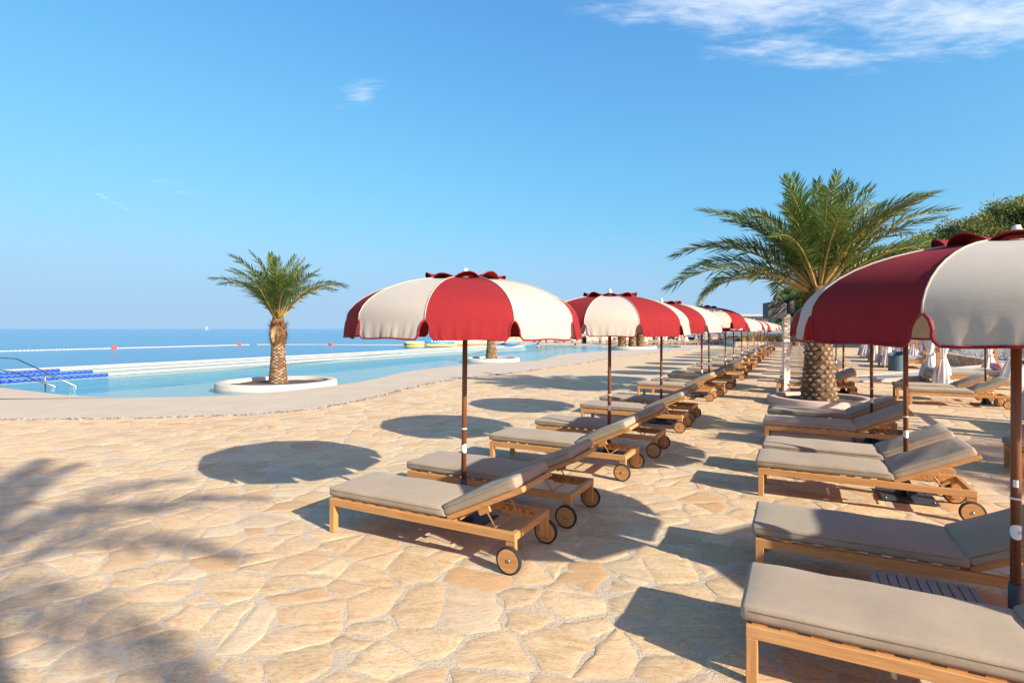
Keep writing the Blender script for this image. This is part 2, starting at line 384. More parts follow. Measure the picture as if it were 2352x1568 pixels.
def m_sea():
    t = NT('sea_water'); p = wpos(t)
    a = t.noise(t.map(p, (.35, 1.0, 1), (0, 0, R(12))), .55, 6, .6); b = t.noise(t.map(p, (.5, 1.2, 1), (0, 0, R(-8))), 2.4, 4, .6); g = t.noise(t.map(p, (.3, 1, 1)), .012, 3, .5)
    h = t.math('ADD', t.math('MULTIPLY', a, 1.0), t.math('MULTIPLY', b, .35))
    nm = t.bump(h, .75, .8)
    c = t.mix(t.rng(g, .35, .65), (.045, .20, .35), (.06, .23, .38))
    return t.done(t.prin(c, .16, nm, 0, .5, IOR=1.333))
sea_m = m_sea()
def m_poolwater():
    t = NT('pool_water'); p = wpos(t)
    a = t.noise(t.map(p, (.3, 1, 1), (0, 0, R(8))), 1.5, 5, .6, .3); b = t.noise(p, 7, 3, .5)
    nm = t.bump(t.math('ADD', a, t.math('MULTIPLY', b, .22)), .55, .30)
    fr = t.n('ShaderNodeFresnel', {'IOR': 1.333, 'Normal': nm}).outputs[0]
    tr = t.n('ShaderNodeBsdfTransparent', {'Color': (.80, .95, .97, 1)}).outputs[0]
    gl = t.n('ShaderNodeBsdfGlossy', {'Roughness': .10, 'Normal': nm, 'Color': (1, 1, 1, 1)}).outputs[0]
    fr = t.math('MINIMUM', t.math('MULTIPLY', fr, .9), .46)          # ripples hide their own grazing faces
    return t.done(t.n('ShaderNodeMixShader', {0: fr, 1: tr, 2: gl}).outputs[0])
pool_m = m_poolwater()
def m_tile(name, c1, c2):
    t = NT(name); p = wpos(t)
    br = t.n('ShaderNodeTexBrick', {'Vector': p, 'Color1': (*c1, 1), 'Color2': (*c2, 1), 'Mortar': tuple(min(1, x * 1.15) for x in c1) + (1,), 'Scale': 3.0, 'Mortar Size': .02}).outputs[0]
    return t.done(t.prin(br, .35, t.bump(t.noise(p, 5), .1)))
deep_m = m_tile('turquoise_pool_tile', (.055, .42, .48), (.07, .47, .53))
shal_m = m_concrete('pale_pool_floor', (.46, .54, .52), (.52, .60, .575), 40, .2, .15)

# ------------------------------------------------------------------ the setting
def prism(name, pts, z0, z1, mat, parent=None, kind='structure', zf=None):
    mb = MB(); n = len(pts)
    area = sum(pts[i][0] * pts[(i + 1) % n][1] - pts[(i + 1) % n][0] * pts[i][1] for i in range(n))
    if area < 0: pts = pts[::-1]
    top = [(x, y, zf(x, y) if zf else z1) for x, y in pts]
    mb.add(top + [(x, y, z0) for x, y in pts], [tuple(range(n))] + [(i, i + n, (i + 1) % n + n, (i + 1) % n) for i in range(n)])
    o = mb.build(name, mat, parent)
    if kind: o['kind'] = kind
    return o
def smooth_line(p, it=2):
    for _ in range(it):
        q = [p[0]]
        for a, b in zip(p, p[1:]):
            q += [(a[0] * .75 + b[0] * .25, a[1] * .75 + b[1] * .25), (a[0] * .25 + b[0] * .75, a[1] * .25 + b[1] * .75)]
        q.append(p[-1]); p = q
    return p
NEAR = smooth_line([(-29, 24.5), (-24, 22), (-20, 20.3), (-17.42, 18.67), (-15.4, 17.62), (-13.5, 16.58), (-12.11, 16.05), (-10.8, 15.95), (-9.63, 16.1), (-8.51, 16.47), (-7.84, 16.9), (-7.04, 18.1), (-6.14, 19.6),
        (-5.5, 21.54), (-5.2, 24.0), (-4.9, 26.0), (-4.0, 28.0), (-2.8, 30.2), (-1.16, 31.9), (0.61, 33.4), (2.0, 35.2), (2.75, 38.77), (3.8, 42.71), (6.01, 46.6), (8.67, 49.41), (12.25, 52.5), (16.58, 56.63), (19.17, 61.46), (19.4, 65)], 1)
FAREND = [(17, 67), (8, 68.5), (1.8, 70)]
FAREDGE = [(1.8, 70), (-7.82, 56.0), (-17.93, 38.6), (-25.02, 26.81), (-29, 24.5)]
GRAV = smooth_line([(-60, 14), (-20, 12.0), (-11.31, 12.12), (-8.99, 12.23), (-7.24, 12.5), (-6.01, 12.88), (-5.12, 13.55), (-4.42, 14.82), (-3.89, 16.58), (-3.32, 19.2), (-2.62, 21.18), (-1.35, 22.99), (0.08, 25.07), (1.84, 28.0),
        (4.05, 31.66), (5.57, 35.1), (6.95, 38.3), (9.9, 42.86), (14.19, 48.46), (17.91, 53.62), (21, 58), (27, 64)], 1)
sea = MB(); ring = [0, 20, 60, 150, 400, 1200, 4000, 15000, 50000]; sv = []; N = 64
for r in ring[1:]: sv += [(r * cos(2 * pi * k / N), r * sin(2 * pi * k / N), -.9) for k in range(N)]
sf = [tuple(range(N))] + [(i * N + k, i * N + (k + 1) % N, (i + 1) * N + (k + 1) % N, (i + 1) * N + k) for i in range(len(ring) - 2) for k in range(N)]
sf = [f if i == 0 else f[::-1] for i, f in enumerate(sf)]
sea.add(sv, sf); tag(sea.build('sea', sea_m), kind='structure')
prism('ground', GRAV + [(27, 140), (400, 140), (400, -60), (-60, -60)], -1.2, -.016, paved_m)
prism('pool_deck', GRAV[1:] + [(27, 96), (-1, 96), (-1, 75)] + FAREND[::-1] + NEAR[::-1] + [(-40, 24), (-40, 12.9)], -1.2, 0.0, deck_m)
prism('pool_floor', NEAR + FAREND + FAREDGE[1:], -1.0, -.75, deep_m)
SH = [(-14.9, 16.8), (-14.45, 17.75), (-11.1, 23.9), (-8.95, 27.1), (-1.16, 45.8), (5.9, 60), (8, 68.4)]
i0 = min(range(len(NEAR)), key=lambda i: (NEAR[i][0] + 14.8) ** 2 + (NEAR[i][1] - 17.2) ** 2)
prism('pool_shelf', NEAR[i0 + 1:] + [(17, 66.9)] + SH[::-1][:-1], -.74, -.16, shal_m)
w = prism('pool_water', NEAR + FAREND + FAREDGE[1:], -.05, -.045, pool_m)
bm = bmesh.new(); bm.from_mesh(w.data)
bmesh.ops.delete(bm, geom=[f for f in bm.faces if f.normal.z < .5], context='FACES'); bm.to_mesh(w.data); bm.free()
# thin coping of the infinity edge
mb = MB(); e = [Vector((x, y, 0)) for x, y in FAREDGE[:4]]
nd = Vector((-.855, .518, 0)); vs = []
for p in e: vs += [p + Vector((0, 0, -.9)), p + Vector((0, 0, -.02)), p + nd * .45 + Vector((0, 0, -.02)), p + nd * .45 + Vector((0, 0, -1.0))]
mb.add(vs, [(i * 4 + k, i * 4 + k + 1, i * 4 + 5 + k, i * 4 + 4 + k) for i in range(3) for k in range(3)])
tag(mb.build('pool_coping', coping_m), kind='structure')
# pebble drain between deck and flagstones
rnd.seed(5); mb = MB(); pv = [Vector((x, y, 0)) for x, y in GRAV]
for a, b in zip(pv, pv[1:]):
    if a.y > 50 or a.x < -20: continue
    L = (b - a).length; d = (b - a) / L; nn = Vector((-d.y, d.x, 0)); dens = 95 if a.y < 17 else (45 if a.y < 26 else 16)
    for _ in range(int(L * dens)):
        p = a + d * rnd.uniform(0, L) + nn * rnd.gauss(-.03, .05); s = rnd.uniform(.012, .03) * (1 if a.y < 17 else 1.6); an = rnd.uniform(0, pi)
        vs = [p + Vector((cos(an + k * 2 * pi / 5) * s * (1.5 if k % 2 else 1), sin(an + k * 2 * pi / 5) * s, .004)) for k in range(5)] + [p + Vector((0, 0, .004 + s * .8))]
        mb.add(vs, [(k, (k + 1) % 5, 5) for k in range(5)], 0, rnd.random())
tag(mb.build('pebble_drain', pebble_m), 'narrow strip of loose pebbles between deck and flagstones', 'pebbles', kind='stuff')

# flagstones: irregular cells, each its own edges and depth
def in_poly(x, y, P):
    c = False; j = len(P) - 1
    for i in range(len(P)):
        if (P[i][1] > y) != (P[j][1] > y) and x < (P[j][0] - P[i][0]) * (y - P[i][1]) / (P[j][1] - P[i][1]) + P[i][0]: c = not c
        j = i
    return c
TERR = GRAV + [(60, 64), (60, -10), (-60, -10)]
rnd.seed(3)
GA = R(-24); ca, sa = cos(GA), sin(GA)
CW, CH = .38, .275                                # stones lie longer one way than the other
def to_w(a, b): return (ca * a - sa * b, sa * a + ca * b)
def to_l(x, y): return (ca * x + sa * y, -sa * x + ca * y)
pts = {}
for i in range(-78, 79):
    for j in range(-88, 135):
        if rnd.random() < .13: continue
        pts[i, j] = ((i + (.5 if j % 2 else 0) + rnd.uniform(-.48, .48)) * CW, (j + rnd.uniform(-.46, .46)) * CH, rnd.uniform(-.05, .05))
def clip(poly, mx, my, nx, ny):
    out = []; n = len(poly)
    for k in range(n):
        a = poly[k]; b = poly[(k + 1) % n]
        da = (a[0] - mx) * nx + (a[1] - my) * ny; db = (b[0] - mx) * nx + (b[1] - my) * ny
        if da <= 0: out.append(a)
        if (da < 0 < db) or (db < 0 < da): t = da / (da - db); out.append((a[0] + (b[0] - a[0]) * t, a[1] + (b[1] - a[1]) * t))
    return out
stones = []
for (i, j), p in pts.items():
    x, y = to_w(p[0], p[1])
    if not (1.6 < y < 23) or abs(x) > .98 * y + 1.2 or not in_poly(x, y, TERR): continue
    if (x - 8.16) ** 2 + (y - 14.6) ** 2 < 1.6: continue
    poly = [(p[0] - 1.2, p[1] - 1.2), (p[0] + 1.2, p[1] - 1.2), (p[0] + 1.2, p[1] + 1.2), (p[0] - 1.2, p[1] + 1.2)]
    gap = rnd.choice((.002, .006, .012, .02)) if y < 8 else rnd.choice((.0, .003, .007))
    for di in range(-2, 3):
        for dj in range(-3, 4):
            if di == dj == 0: continue
            q = pts.get((i + di, j + dj))
            if not q: continue
            dx, dy = q[0] - p[0], q[1] - p[1]; L = sqrt(dx * dx + dy * dy)
            if L < 1e-3 or L > 2.2: continue
            t = L / 2 - gap + (p[2] - q[2])
            poly = clip(poly, p[0] + dx / L * t, p[1] + dy / L * t, dx / L, dy / L)
            if len(poly) < 3: break
        if len(poly) < 3: break
    if len(poly) < 3: continue
    ar = sum(poly[k][0] * poly[(k + 1) % len(poly)][1] - poly[(k + 1) % len(poly)][0] * poly[k][1] for k in range(len(poly))) / 2
    if abs(ar) < .012: continue
    stones.append((sum(q[0] for q in poly) / len(poly), sum(q[1] for q in poly) / len(poly), poly, y))
def stone_geo(st, near):
    cx, cy, poly, dist = st; n = len(poly); ring = []
    for k in range(n):
        a = poly[k]; b = poly[(k + 1) % n]; L = sqrt((b[0] - a[0]) ** 2 + (b[1] - a[1]) ** 2)
        if L < .02: continue
        m = max(1, int(L / .055)) if near else (1 if L < .12 else 2 if L < .25 else 3)
        lo, hi = (.05, .95) if L > .08 else (.5, .5)
        for q in range(m):
            t = .5 if m == 1 else lo + (hi - lo) * q / (m - 1)
            x = a[0] + (b[0] - a[0]) * t; y = a[1] + (b[1] - a[1]) * t
            w = noise.noise((x * 6, y * 6, 3.1)) * .046 + noise.noise((x * 17, y * 17, 1.1)) * .022 - .006
            dx, dy = x - cx, y - cy; d = sqrt(dx * dx + dy * dy) + 1e-6
            ring.append((x + dx / d * w, y + dy / d * w))
    n = len(ring)
    if n < 3: return None
    h = rnd.uniform(-.0005, .0022); tx, ty = rnd.gauss(0, .0035), rnd.gauss(0, .0035)
    def Z(x, y, e): return h + tx * (x - cx) + ty * (y - cy) + noise.noise((x * 4.5, y * 4.5, 9)) * .0035 + noise.noise((x * 16, y * 16, 5)) * .0022 - e
    vs = []
    for s, e in ((1.0, .045), (1.0, .0016), (.972, .0002), (.55, -.0003)):
        for x, y in ring:
            X, Y = cx + (x - cx) * s, cy + (y - cy) * s; W2 = to_w(X, Y); vs.append((W2[0], W2[1], Z(X, Y, e) if e < .04 else -.04))
    W2 = to_w(cx, cy); vs.append((W2[0], W2[1], Z(cx, cy, -.002)))
    side = vs[:2 * n]; top = vs[n:]
    fs = [(k, (k + 1) % n, n + (k + 1) % n, n + k) for k in range(n)]
    ft = [(r * n + k, r * n + (k + 1) % n, (r + 1) * n + (k + 1) % n, (r + 1) * n + k) for r in range(2) for k in range(n)]
    ft += [(2 * n + k, 2 * n + (k + 1) % n, 3 * n) for k in range(n)]
    return side, fs, top, ft
terrace = prism('terrace', [p for p in GRAV if p[1] < 23.4 and -25 < p[0]] + [(0, 24), (26, 24), (26, 1), (-26, 1), (-26, 12.4)], -.5, -.0015, mortar_m)
def shown(s):
    x, y = to_w(s[0], s[1]); return (abs(x) < .95 * y and y > 2.9)
stones.sort(key=lambda s: (not shown(s), s[3] * s[3] / max(.02, abs(sum(s[2][k][0] * s[2][(k + 1) % len(s[2])][1] - s[2][(k + 1) % len(s[2])][0] * s[2][k][1] for k in range(len(s[2])))) / 2)))
rest = MB()
for k, st in enumerate(stones):
    g = stone_geo(st, st[3] < 10)
    if not g: continue
    if k < 300:
        mb = MB(); ti = rnd.random(); mb.add(g[0], g[1], 0, ti); mb.add(g[2], g[3], 0, ti, True); mb.build('flagstone', stone_m, terrace)
    else:
        ti = rnd.random(); rest.add(g[0], g[1], 0, ti); rest.add(g[2], g[3], 0, ti, True)
tag(rest.build('flagstones', stone_m, terrace), kind='stuff')

# ------------------------------------------------------------------ sun loungers
LEN, WID = 2.06, .70
def rounded(L, Wd, T, r, nx, ny, puff, seed):
    bm = bmesh.new(); bmesh.ops.create_cube(bm, size=1)
    for v in bm.verts: v.co = Vector(((v.co.x + .5) * L, v.co.y * Wd, (v.co.z + .5) * T))
    bmesh.ops.bevel(bm, geom=bm.edges[:], offset=r, segments=3, affect='EDGES', profile=.5)
    for k in range(1, nx): bmesh.ops.bisect_plane(bm, geom=bm.verts[:] + bm.edges[:] + bm.faces[:], plane_co=(L * k / nx, 0, 0), plane_no=(1, 0, 0))
    for k in range(1, ny): bmesh.ops.bisect_plane(bm, geom=bm.verts[:] + bm.edges[:] + bm.faces[:], plane_co=(0, -Wd / 2 + Wd * k / ny, 0), plane_no=(0, 1, 0))
    for v in bm.verts:
        a = 1 - abs(2 * v.co.x / L - 1) ** 4; b = 1 - abs(2 * v.co.y / Wd) ** 4; t = v.co.z / T
        v.co.z += puff * max(0, a) * max(0, b) * t + noise.noise((v.co.x * 3.2 + seed, v.co.y * 3.2, seed)) * .013 * t + noise.noise((v.co.x * 11 + seed, v.co.y * 7, seed)) * .004 * t
        k = noise.noise((v.co.x * 5, v.co.z * 8 + seed, 2)) * .003
        v.co.y += k if v.co.y > 0 else -k
    vs = [v.co.copy() for v in bm.verts]; bm.verts.index_update(); fs = [[v.index for v in f.verts] for f in bm.faces]; bm.free()
    return vs, fs
HX, BA, BL = 1.36, R(25.5), .80         # hinge, recline, backrest length
BM = Matrix.Translation((HX, 0, .335)) @ Matrix.Rotation(-BA, 4, 'Y')
def cushion_mb(kind, seed):
    mb = MB(); y = 0
    if kind == 'seat':
        vs, fs = rounded(HX + .03, .67, .095, .028, 12, 6, .014, seed); vs = [v + Vector((-.03, 0, .345)) for v in vs]
    else:
        vs, fs = rounded(BL - .01, .67, .095, .028, 8, 6, .014, seed + 5); vs = [BM @ (v + Vector((.012, 0, .022))) for v in vs]
    mb.add(vs, fs, 0, 0, True); return mb
def piping_mb(kind):
    mb = MB(); L = HX + .03 if kind == 'seat' else BL - .01
    for z in (.064,):
        pts = []
        for sx, sy in ((0, -1), (1, -1), (1, 1), (0, 1)):
            x = .01 if sx == 0 else L - .01
            pts.append((x, sy * .325, z))
        P = []
        for k in range(4):
            a, b = Vector(pts[k]), Vector(pts[(k + 1) % 4]); P += [a.lerp(b, t) for t in (.03, .25, .5, .75, .97)]
        P = [Vector((p.x, p.y * 1.033 if abs(p.y) > .3 else p.y, p.z)) for p in P]
        P = [(p + Vector((-.03, 0, .345)) if kind == 'seat' else BM @ (p + Vector((.012, 0, .022)))) for p in P]
        mb.tube(P, .0032, 5, closed=True)
    return mb
def wheel_mbs():
    M = Matrix.Rotation(R(90), 4, 'X')
    a = MB(); a.lathe([(0, -.016), (.099, -.016), (.099, .016), (0, .016)], 28, 0, M, False)
    t = MB(); t.lathe([(.097, -.017), (.110, -.0175), (.114, -.012), (.114, .012), (.110, .0175), (.097, .017)], 28, 0, M, caps=False)
    h = MB(); h.lathe([(0, -.021), (.014, -.021), (.016, -.016), (.016, .016), (.014, .021), (0, .021)], 14, 0, M)
    return a, t, h
RZ0, RZ1 = .262, .332
def lounger_parts(root, seed):
    h = WID / 2
    for s in (-1, 1):
        MB().box(0, LEN, s * h - .024 * s - .024, s * h - .024 * s + .024, RZ0, RZ1, ch=.004).build('side_rail', wood[0], root)
        MB().box(.001, .062, s * (h - .0295) - .031, s * (h - .0295) + .031, 0, RZ0 + .001, ch=.004).build('leg', wood[2], root)
        MB().box(LEN - .090, LEN - .001, s * (h - .0265) - .021, s * (h - .0265) + .021, .075, RZ0 + .001, ch=.004).build('wheel_leg', wood[2], root)
    MB().box(.002, .05, -h + .048, h - .048, RZ0 + .003, RZ1 - .003, ch=.003).build('cross_rail', wood[1], root)
    MB().box(LEN - .052, LEN - .004, -h + .048, h - .048, RZ0 + .003, RZ1 - .003, ch=.003).build('cross_rail', wood[1], root)
    MB().box(HX - .02, HX + .03, -h + .048, h - .048, RZ0 + .004, RZ1 - .03, ch=.003).build('cross_rail', wood[1], root)
    sm = MB().box(-.04, .04, -h + .03, h - .03, RZ1 - .002, RZ1 + .012).mesh('slat', wood[1])
    for k in range(9): o = link('slat', sm, root, (.07 + k * .147, 0, 0))
    for s in (-1, 1):
        bf = MB().box(0, BL + .02, s * (h - .072) - .02, s * (h - .072) + .02, -.028, .018, M=BM, ch=.003); bf.build('backrest_bar', wood[0], root)
        MB().box(.30, .42, s * (h - .11) - .012, s * (h - .11) + .012, -.085, -.02, M=BM, ch=.003).build('prop_bracket', wood[0], root)
        # toothed rest the prop drops into
        tb = MB()
        for k, x in enumerate((1.63, 1.70, 1.77, 1.84)): tb.box(x, x + .045, s * (h - .06) - .011, s * (h - .06) + .011, .262 + .002, .318)
        tb.box(1.60, 1.92, s * (h - .06) - .0105, s * (h - .06) + .0105, .250, .285); tb.build('notched_rest', wood[0], root)
    MB().box(BL - .028, BL + .022, -h + .094, h - .094, -.026, .016, M=BM, ch=.003).build('backrest_rail', wood[1], root)
    bs = MB().box(-.035, .035, -h + .06, h - .06, .0185, .0265, M=Matrix.Rotation(-BA, 4, 'Y')).mesh('slat', wood[1])
    for k in range(5): link('slat', bs, root, BM @ Vector((.08 + k * .16, 0, 0)))
    pa = BM @ Vector((.36, 0, -.06)); pr = MB(); y = h - .135
    pr.tube([(pa.x, -y, pa.z), (1.80, -y, .30), (1.80, y, .30), (pa.x, y, pa.z)], .0075, 6, smooth=False); pr.build('prop_rod', brass, root)
    a, t, hb = wheel_mbs()
    wm, tm, hm = a.mesh('wheel', wood[0]), t.mesh('tyre', black_rubber), hb.mesh('hub', steel)
    for s in (-1, 1):
        w = link('wheel', wm, root, (LEN - .046, s * (h + .018), .114)); link('tyre', tm, w); link('hub', hm, w)
    c = cushion_mb('seat', seed).build('seat_cushion', taupe, root); piping_mb('seat').build('piping', welt, c)
    c = cushion_mb('back', seed).build('back_cushion', taupe, root); piping_mb('back').build('piping', welt, c)
def lounger_simple(root):
    h = WID / 2; f = MB()
    for s in (-1, 1):
        f.box(0, LEN, s * h - .024 * s - .024, s * h - .024 * s + .024, RZ0, RZ1)
        f.box(.001, .062, s * (h - .0295) - .031, s * (h - .0295) + .031, 0, RZ0 + .001); f.box(LEN - .090, LEN - .001, s * (h - .0265) - .021, s * (h - .0265) + .021, .075, RZ0 + .001)
    for x in (.002, LEN - .052, HX): f.box(x, x + .048, -h + .048, h - .048, RZ0 + .003, RZ1 - .003)
    f.build('frame', wood[0], root)
    b = MB()
    for s in (-1, 1): b.box(0, BL + .02, s * (h - .072) - .02, s * (h - .072) + .02, -.028, .018, M=BM)
    b.box(BL - .028, BL + .022, -h + .094, h - .094, -.026, .016, M=BM); b.build('backrest_frame', wood[0], root)
    pa = BM @ Vector((.36, 0, -.06)); pr = MB(); y = h - .135
    pr.tube([(pa.x, -y, pa.z), (1.80, -y, .30), (1.80, y, .30), (pa.x, y, pa.z)], .0075, 4, smooth=False); pr.build('prop_rod', brass, root)
    a, t, hb = wheel_mbs(); wm, tm = a.mesh('wheel', wood[0]), t.mesh('tyre', black_rubber)
    for s in (-1, 1):
        w = link('wheel', wm, root, (LEN - .046, s * (h + .018), .114)); link('tyre', tm, w)
    cushion_mb('seat', 4).build('seat_cushion', taupe, root); cushion_mb('back', 4).build('back_cushion', taupe, root)
protos = []
for k in range(3):
    r = empty('sun_lounger'); lounger_parts(r, 3.7 * k); protos.append([r, False])
rs = empty('sun_lounger'); lounger_simple(rs); simple = [rs, False]
def lounger(u, v0, label, group, far=False, dz=0, k=None, rot=0, xy=None, rz=None):
    pr = simple if far else protos[rnd.randrange(3) if k is None else k]
    if pr[1]: o = copy_tree(pr[0])
    else: o = pr[0]; pr[1] = True
    # u is the near rail; the local y axis runs along the row
    o.location = XY(u + WID / 2, v0) if xy is None else xy
    o.rotation_euler = (0, 0, (VROT + R(rot)) if rz is None else rz)
    tag(o, label, 'sun lounger', group); return o
rnd.seed(21)
LP = [4.85, 8.42, 11.93, 16.9, 20.4, 24, 27.5, 31.3, 35.2, 39.3, 43.3, 47.2, 51.7, 56.2]
LV = [-3.10, -2.65, -2.6, -2.5, -2.77, -2.65, -2.65, -2.6, -2.6, -2.55, -2.55, -2.55, -2.52, -2.52]
LU = [3.97, 5.16, 7.08, 8.56, 10.83, 12.2]
for p in LP[3:]: LU += [p - 1.0, p + .28]
for k, u in enumerate(LU):
    v = {0: -4.10, 1: -4.08, 2: -4.06, 3: -4.0, 4: -4.02}.get(k, -4.05 + rnd.uniform(-.1, .1))
    lounger(u, v, 'teak lounger with taupe cushions, %s from the front in the row nearest the pool' % ORD[k], 'sun loungers in the pool-side row', u > 24, k=k % 3, rot=rnd.uniform(-1.2, 1.2) if k > 1 else 0)
RU = [3.35, 4.78, 7.20, 8.20, 10.4, 11.72, 18.75, 19.95]
RP = [4.43, 7.93, 11.4, 19.6, 23.8, 27.6, 31.4, 35.2, 39, 43, 47, 51, 55]
RV = [1.19, 1.14, 1.15, 1.23, 1.27] + [1.27] * 8
for p in RP[4:]: RU += [p - 1.0, p + .28]
for k, u in enumerate(RU):
    v = {0: -.26, 1: -.30, 2: -.42, 3: -.40, 4: -.50, 5: -.50, 6: -.58}.get(k, -.5 + rnd.uniform(-.1, .1))
    lounger(u, v, 'teak lounger with taupe cushions, %s from the front in the right-hand row' % ORD[k], 'sun loungers in the right-hand row', u > 24, k=(k + 1) % 3, rot=rnd.uniform(-1, 1) if k > 1 else 0)
lounger(9.69, 2.66, 'taupe lounger of which only the foot end enters at the right picture edge', 'sun loungers in front of the curtained daybeds', k=0)
lounger(17.72, 2.62, 'sunlit taupe lounger, nearer of the pair before the curtained daybed', 'sun loungers in front of the curtained daybeds', k=1)
lounger(18.95, 2.50, 'shaded taupe lounger, farther of the pair before the curtained daybed', 'sun loungers in front of the curtained daybeds', k=2)

# ------------------------------------------------------------------ parasols
RIB, Z0, DZ = 1.21, 2.075, .46
def dome(r): return Z0 + DZ * sqrt(max(0, 1 - (r / RIB) ** 2))
NP = 10
HALF = pi / NP
def panel_point(a, r, seed=0):
    k = 1 - .55 * (1 - cos(HALF) / cos(a))
    return Vector((r * k * cos(a), r * k * sin(a), dome(r) - .012 * cos(a / HALF * pi / 2) * sin(pi * r / RIB)))
def panel_mesh(mat, seed):
    mb = MB(); ns = 26; rows = []
    th = [R(13) + (R(90) - R(13)) * k / 10 for k in range(11)]
    for t in th:
        r = RIB * sin(t); rows.append([panel_point(-HALF + 2 * HALF * s / ns, r) for s in range(ns + 1)])
    rim = rows[-1]
    nv = 6
    for k in range(1, nv + 1):
        d = k / nv; row = []
        g = .05 + .075 * min(1, d * 2.2) + (.085 * (max(0, d - .70) / .30) ** 2)     # notch beside the ribs, rounded lower corners
        for s in range(ns + 1):
            f = -1 + 2 * s / ns; a = f * HALF * (1 - g)
            p = panel_point(a, RIB)
            sway = .003 * sin(f * 7 + seed) + .0035 * sin(f * 19 + seed * 2 + d) * (1 - .4 * d) + .0028 * sin(f * 31 + seed - d) + .0022 * sin(f * 47 + 3 * seed)
            out = 1 + .016 * sin(pi / 2 * d) + sway * (d * d * (3 - 2 * d)) ** .6 * 1.25
            row.append(Vector((p.x * out, p.y * out, Z0 - .160 * d + .003 * sin(f * 5 + seed) * d - .006 * d * (f * f - .5))))
        rows.append(row)
    m = ns + 1; vs = [p for r in rows for p in r]
    # slight thickness: inner skin 2.5 mm inside
    fs = [(i * m + k, i * m + k + 1, (i + 1) * m + k + 1, (i + 1) * m + k) for i in range(len(rows) - 1) for k in range(ns)]
    mb.add(vs, [f[::-1] for f in fs], 0, 0, True)
    out = [rows[-1 - k][0] for k in range(nv)][::-1]
    # binding follows notch, down, along the hem and up again
    path = [rim[0].lerp(rim[1], .25)] + [rows[11 + k][0] for k in range(nv)] + [rows[-1][s] for s in range(1, ns)] + [rows[-1 - k][-1] for k in range(nv)] + [rim[-1].lerp(rim[-2], .25)]
    bd = MB(); bd.tube(path, .0085, 5)
    pp = MB(); pp.tube([rows[k][0] + Vector((0, 0, .003)) for k in range(11)], .006, 5)
    return mb.mesh('canopy_panel', mat), bd.mesh('binding', binding), pp.mesh('seam_piping', cream)
PR = panel_mesh(red, .4); PR2 = panel_mesh(red, 2.1); PC = panel_mesh(cream, 1.3); PC2 = panel_mesh(cream, 3.6)
def cap_mesh():
    mb = MB(); n = 120; prof = []
    vs = []
    for i, f in enumerate((0, .25, .5, .75, .92, 1.0)):
        for k in range(n):
            a = 2 * pi * k / n; r = .035 + .365 * f; wv = abs(sin(NP / 2 * a)) ** .75
            rr = r * (1 + .05 * wv * f); z = 2.55 - .045 * f + (.058 + .014 * sin(3 * a + 1)) * wv * f ** 1.6
            vs.append((rr * cos(a), rr * sin(a), z))
    m = 6; fs = [(i * n + k, (i + 1) * n + k, (i + 1) * n + (k + 1) % n, i * n + (k + 1) % n) for i in range(m - 1) for k in range(n)]
    mb.add(vs, [f[::-1] for f in fs], 0, 0, True)
    bd = MB(); bd.tube([vs[5 * n + k] for k in range(n)], .006, 5, closed=True)
    return mb.mesh('vent_cap', red), bd.mesh('binding', binding)
CAP, CAPB = cap_mesh()
POLE = MB().tube([(0, 0, .04), (0, 0, 2.55)], .0265, 14).mesh('pole', pole_wood)
SLEEVE = MB().lathe([(.036, .03), (.036, .43), (.030, .435)], 14).mesh('sleeve', dark_metal)
FIN = MB().lathe([(.030, 2.53), (.034, 2.58), (.030, 2.61), (.022, 2.617), (.020, 2.635), (.0, 2.64)], 14).mesh('finial', post_m)
PLATE = MB().box(-.28, .28, -.28, .28, .012, .026, ch=.004).mesh('base_plate', dark_metal)
_g = MB()
for k in range(4):
    M = Matrix.Rotation(k * pi / 2, 4, 'Z'); _g.add([M @ Vector(p) for p in ((.03, -.005, .026), (.13, -.005, .026), (.03, -.005, .22), (.03, .005, .026), (.13, .005, .026), (.03, .005, .22))], [(0, 1, 2), (5, 4, 3), (0, 3, 4, 1), (1, 4, 5, 2), (2, 5, 3, 0)])
GUS = _g.mesh('gusset', dark_metal)
BOLT = MB().lathe([(.016, .026), (.016, .04), (.007, .041), (.007, .06), (0, .061)], 8).mesh('bolt', steel)
RING = MB().lathe([(.028, .952), (.031, .955), (.031, .962), (.028, .965)], 14, caps=False).mesh('cable_ring', white_pl)
def wrapped_disc(z, rad, pr, c0):
    mb = MB(); n = 22; vs = []; fs = []
    for i in range(6):
        for k in range(n):
            rr = rad * (i + .02) / 5; a = 2 * pi * k / n; s = rr * cos(a) / pr; vs.append((pr * cos(c0 + s), pr * sin(c0 + s), z + rr * sin(a)))
    fs = [(i * n + k, (i + 1) * n + k, (i + 1) * n + (k + 1) % n, i * n + (k + 1) % n) for i in range(5) for k in range(n)] + [tuple(range(n - 1, -1, -1))]
    mb.add(vs, fs, 0, 0, True); return mb
TAG = wrapped_disc(.755, .046, .0278, 0).mesh('number_disc', white_pl)
RIBM = []
_r = MB(); _r.tube([Vector((RIB * sin(t) * .992, 0, dome(RIB * sin(t)) - .014)) for t in [R(6 + 84 * k / 8) for k in range(9)]], .006, 5); RIBMESH = _r.mesh('rib', pale_wood)
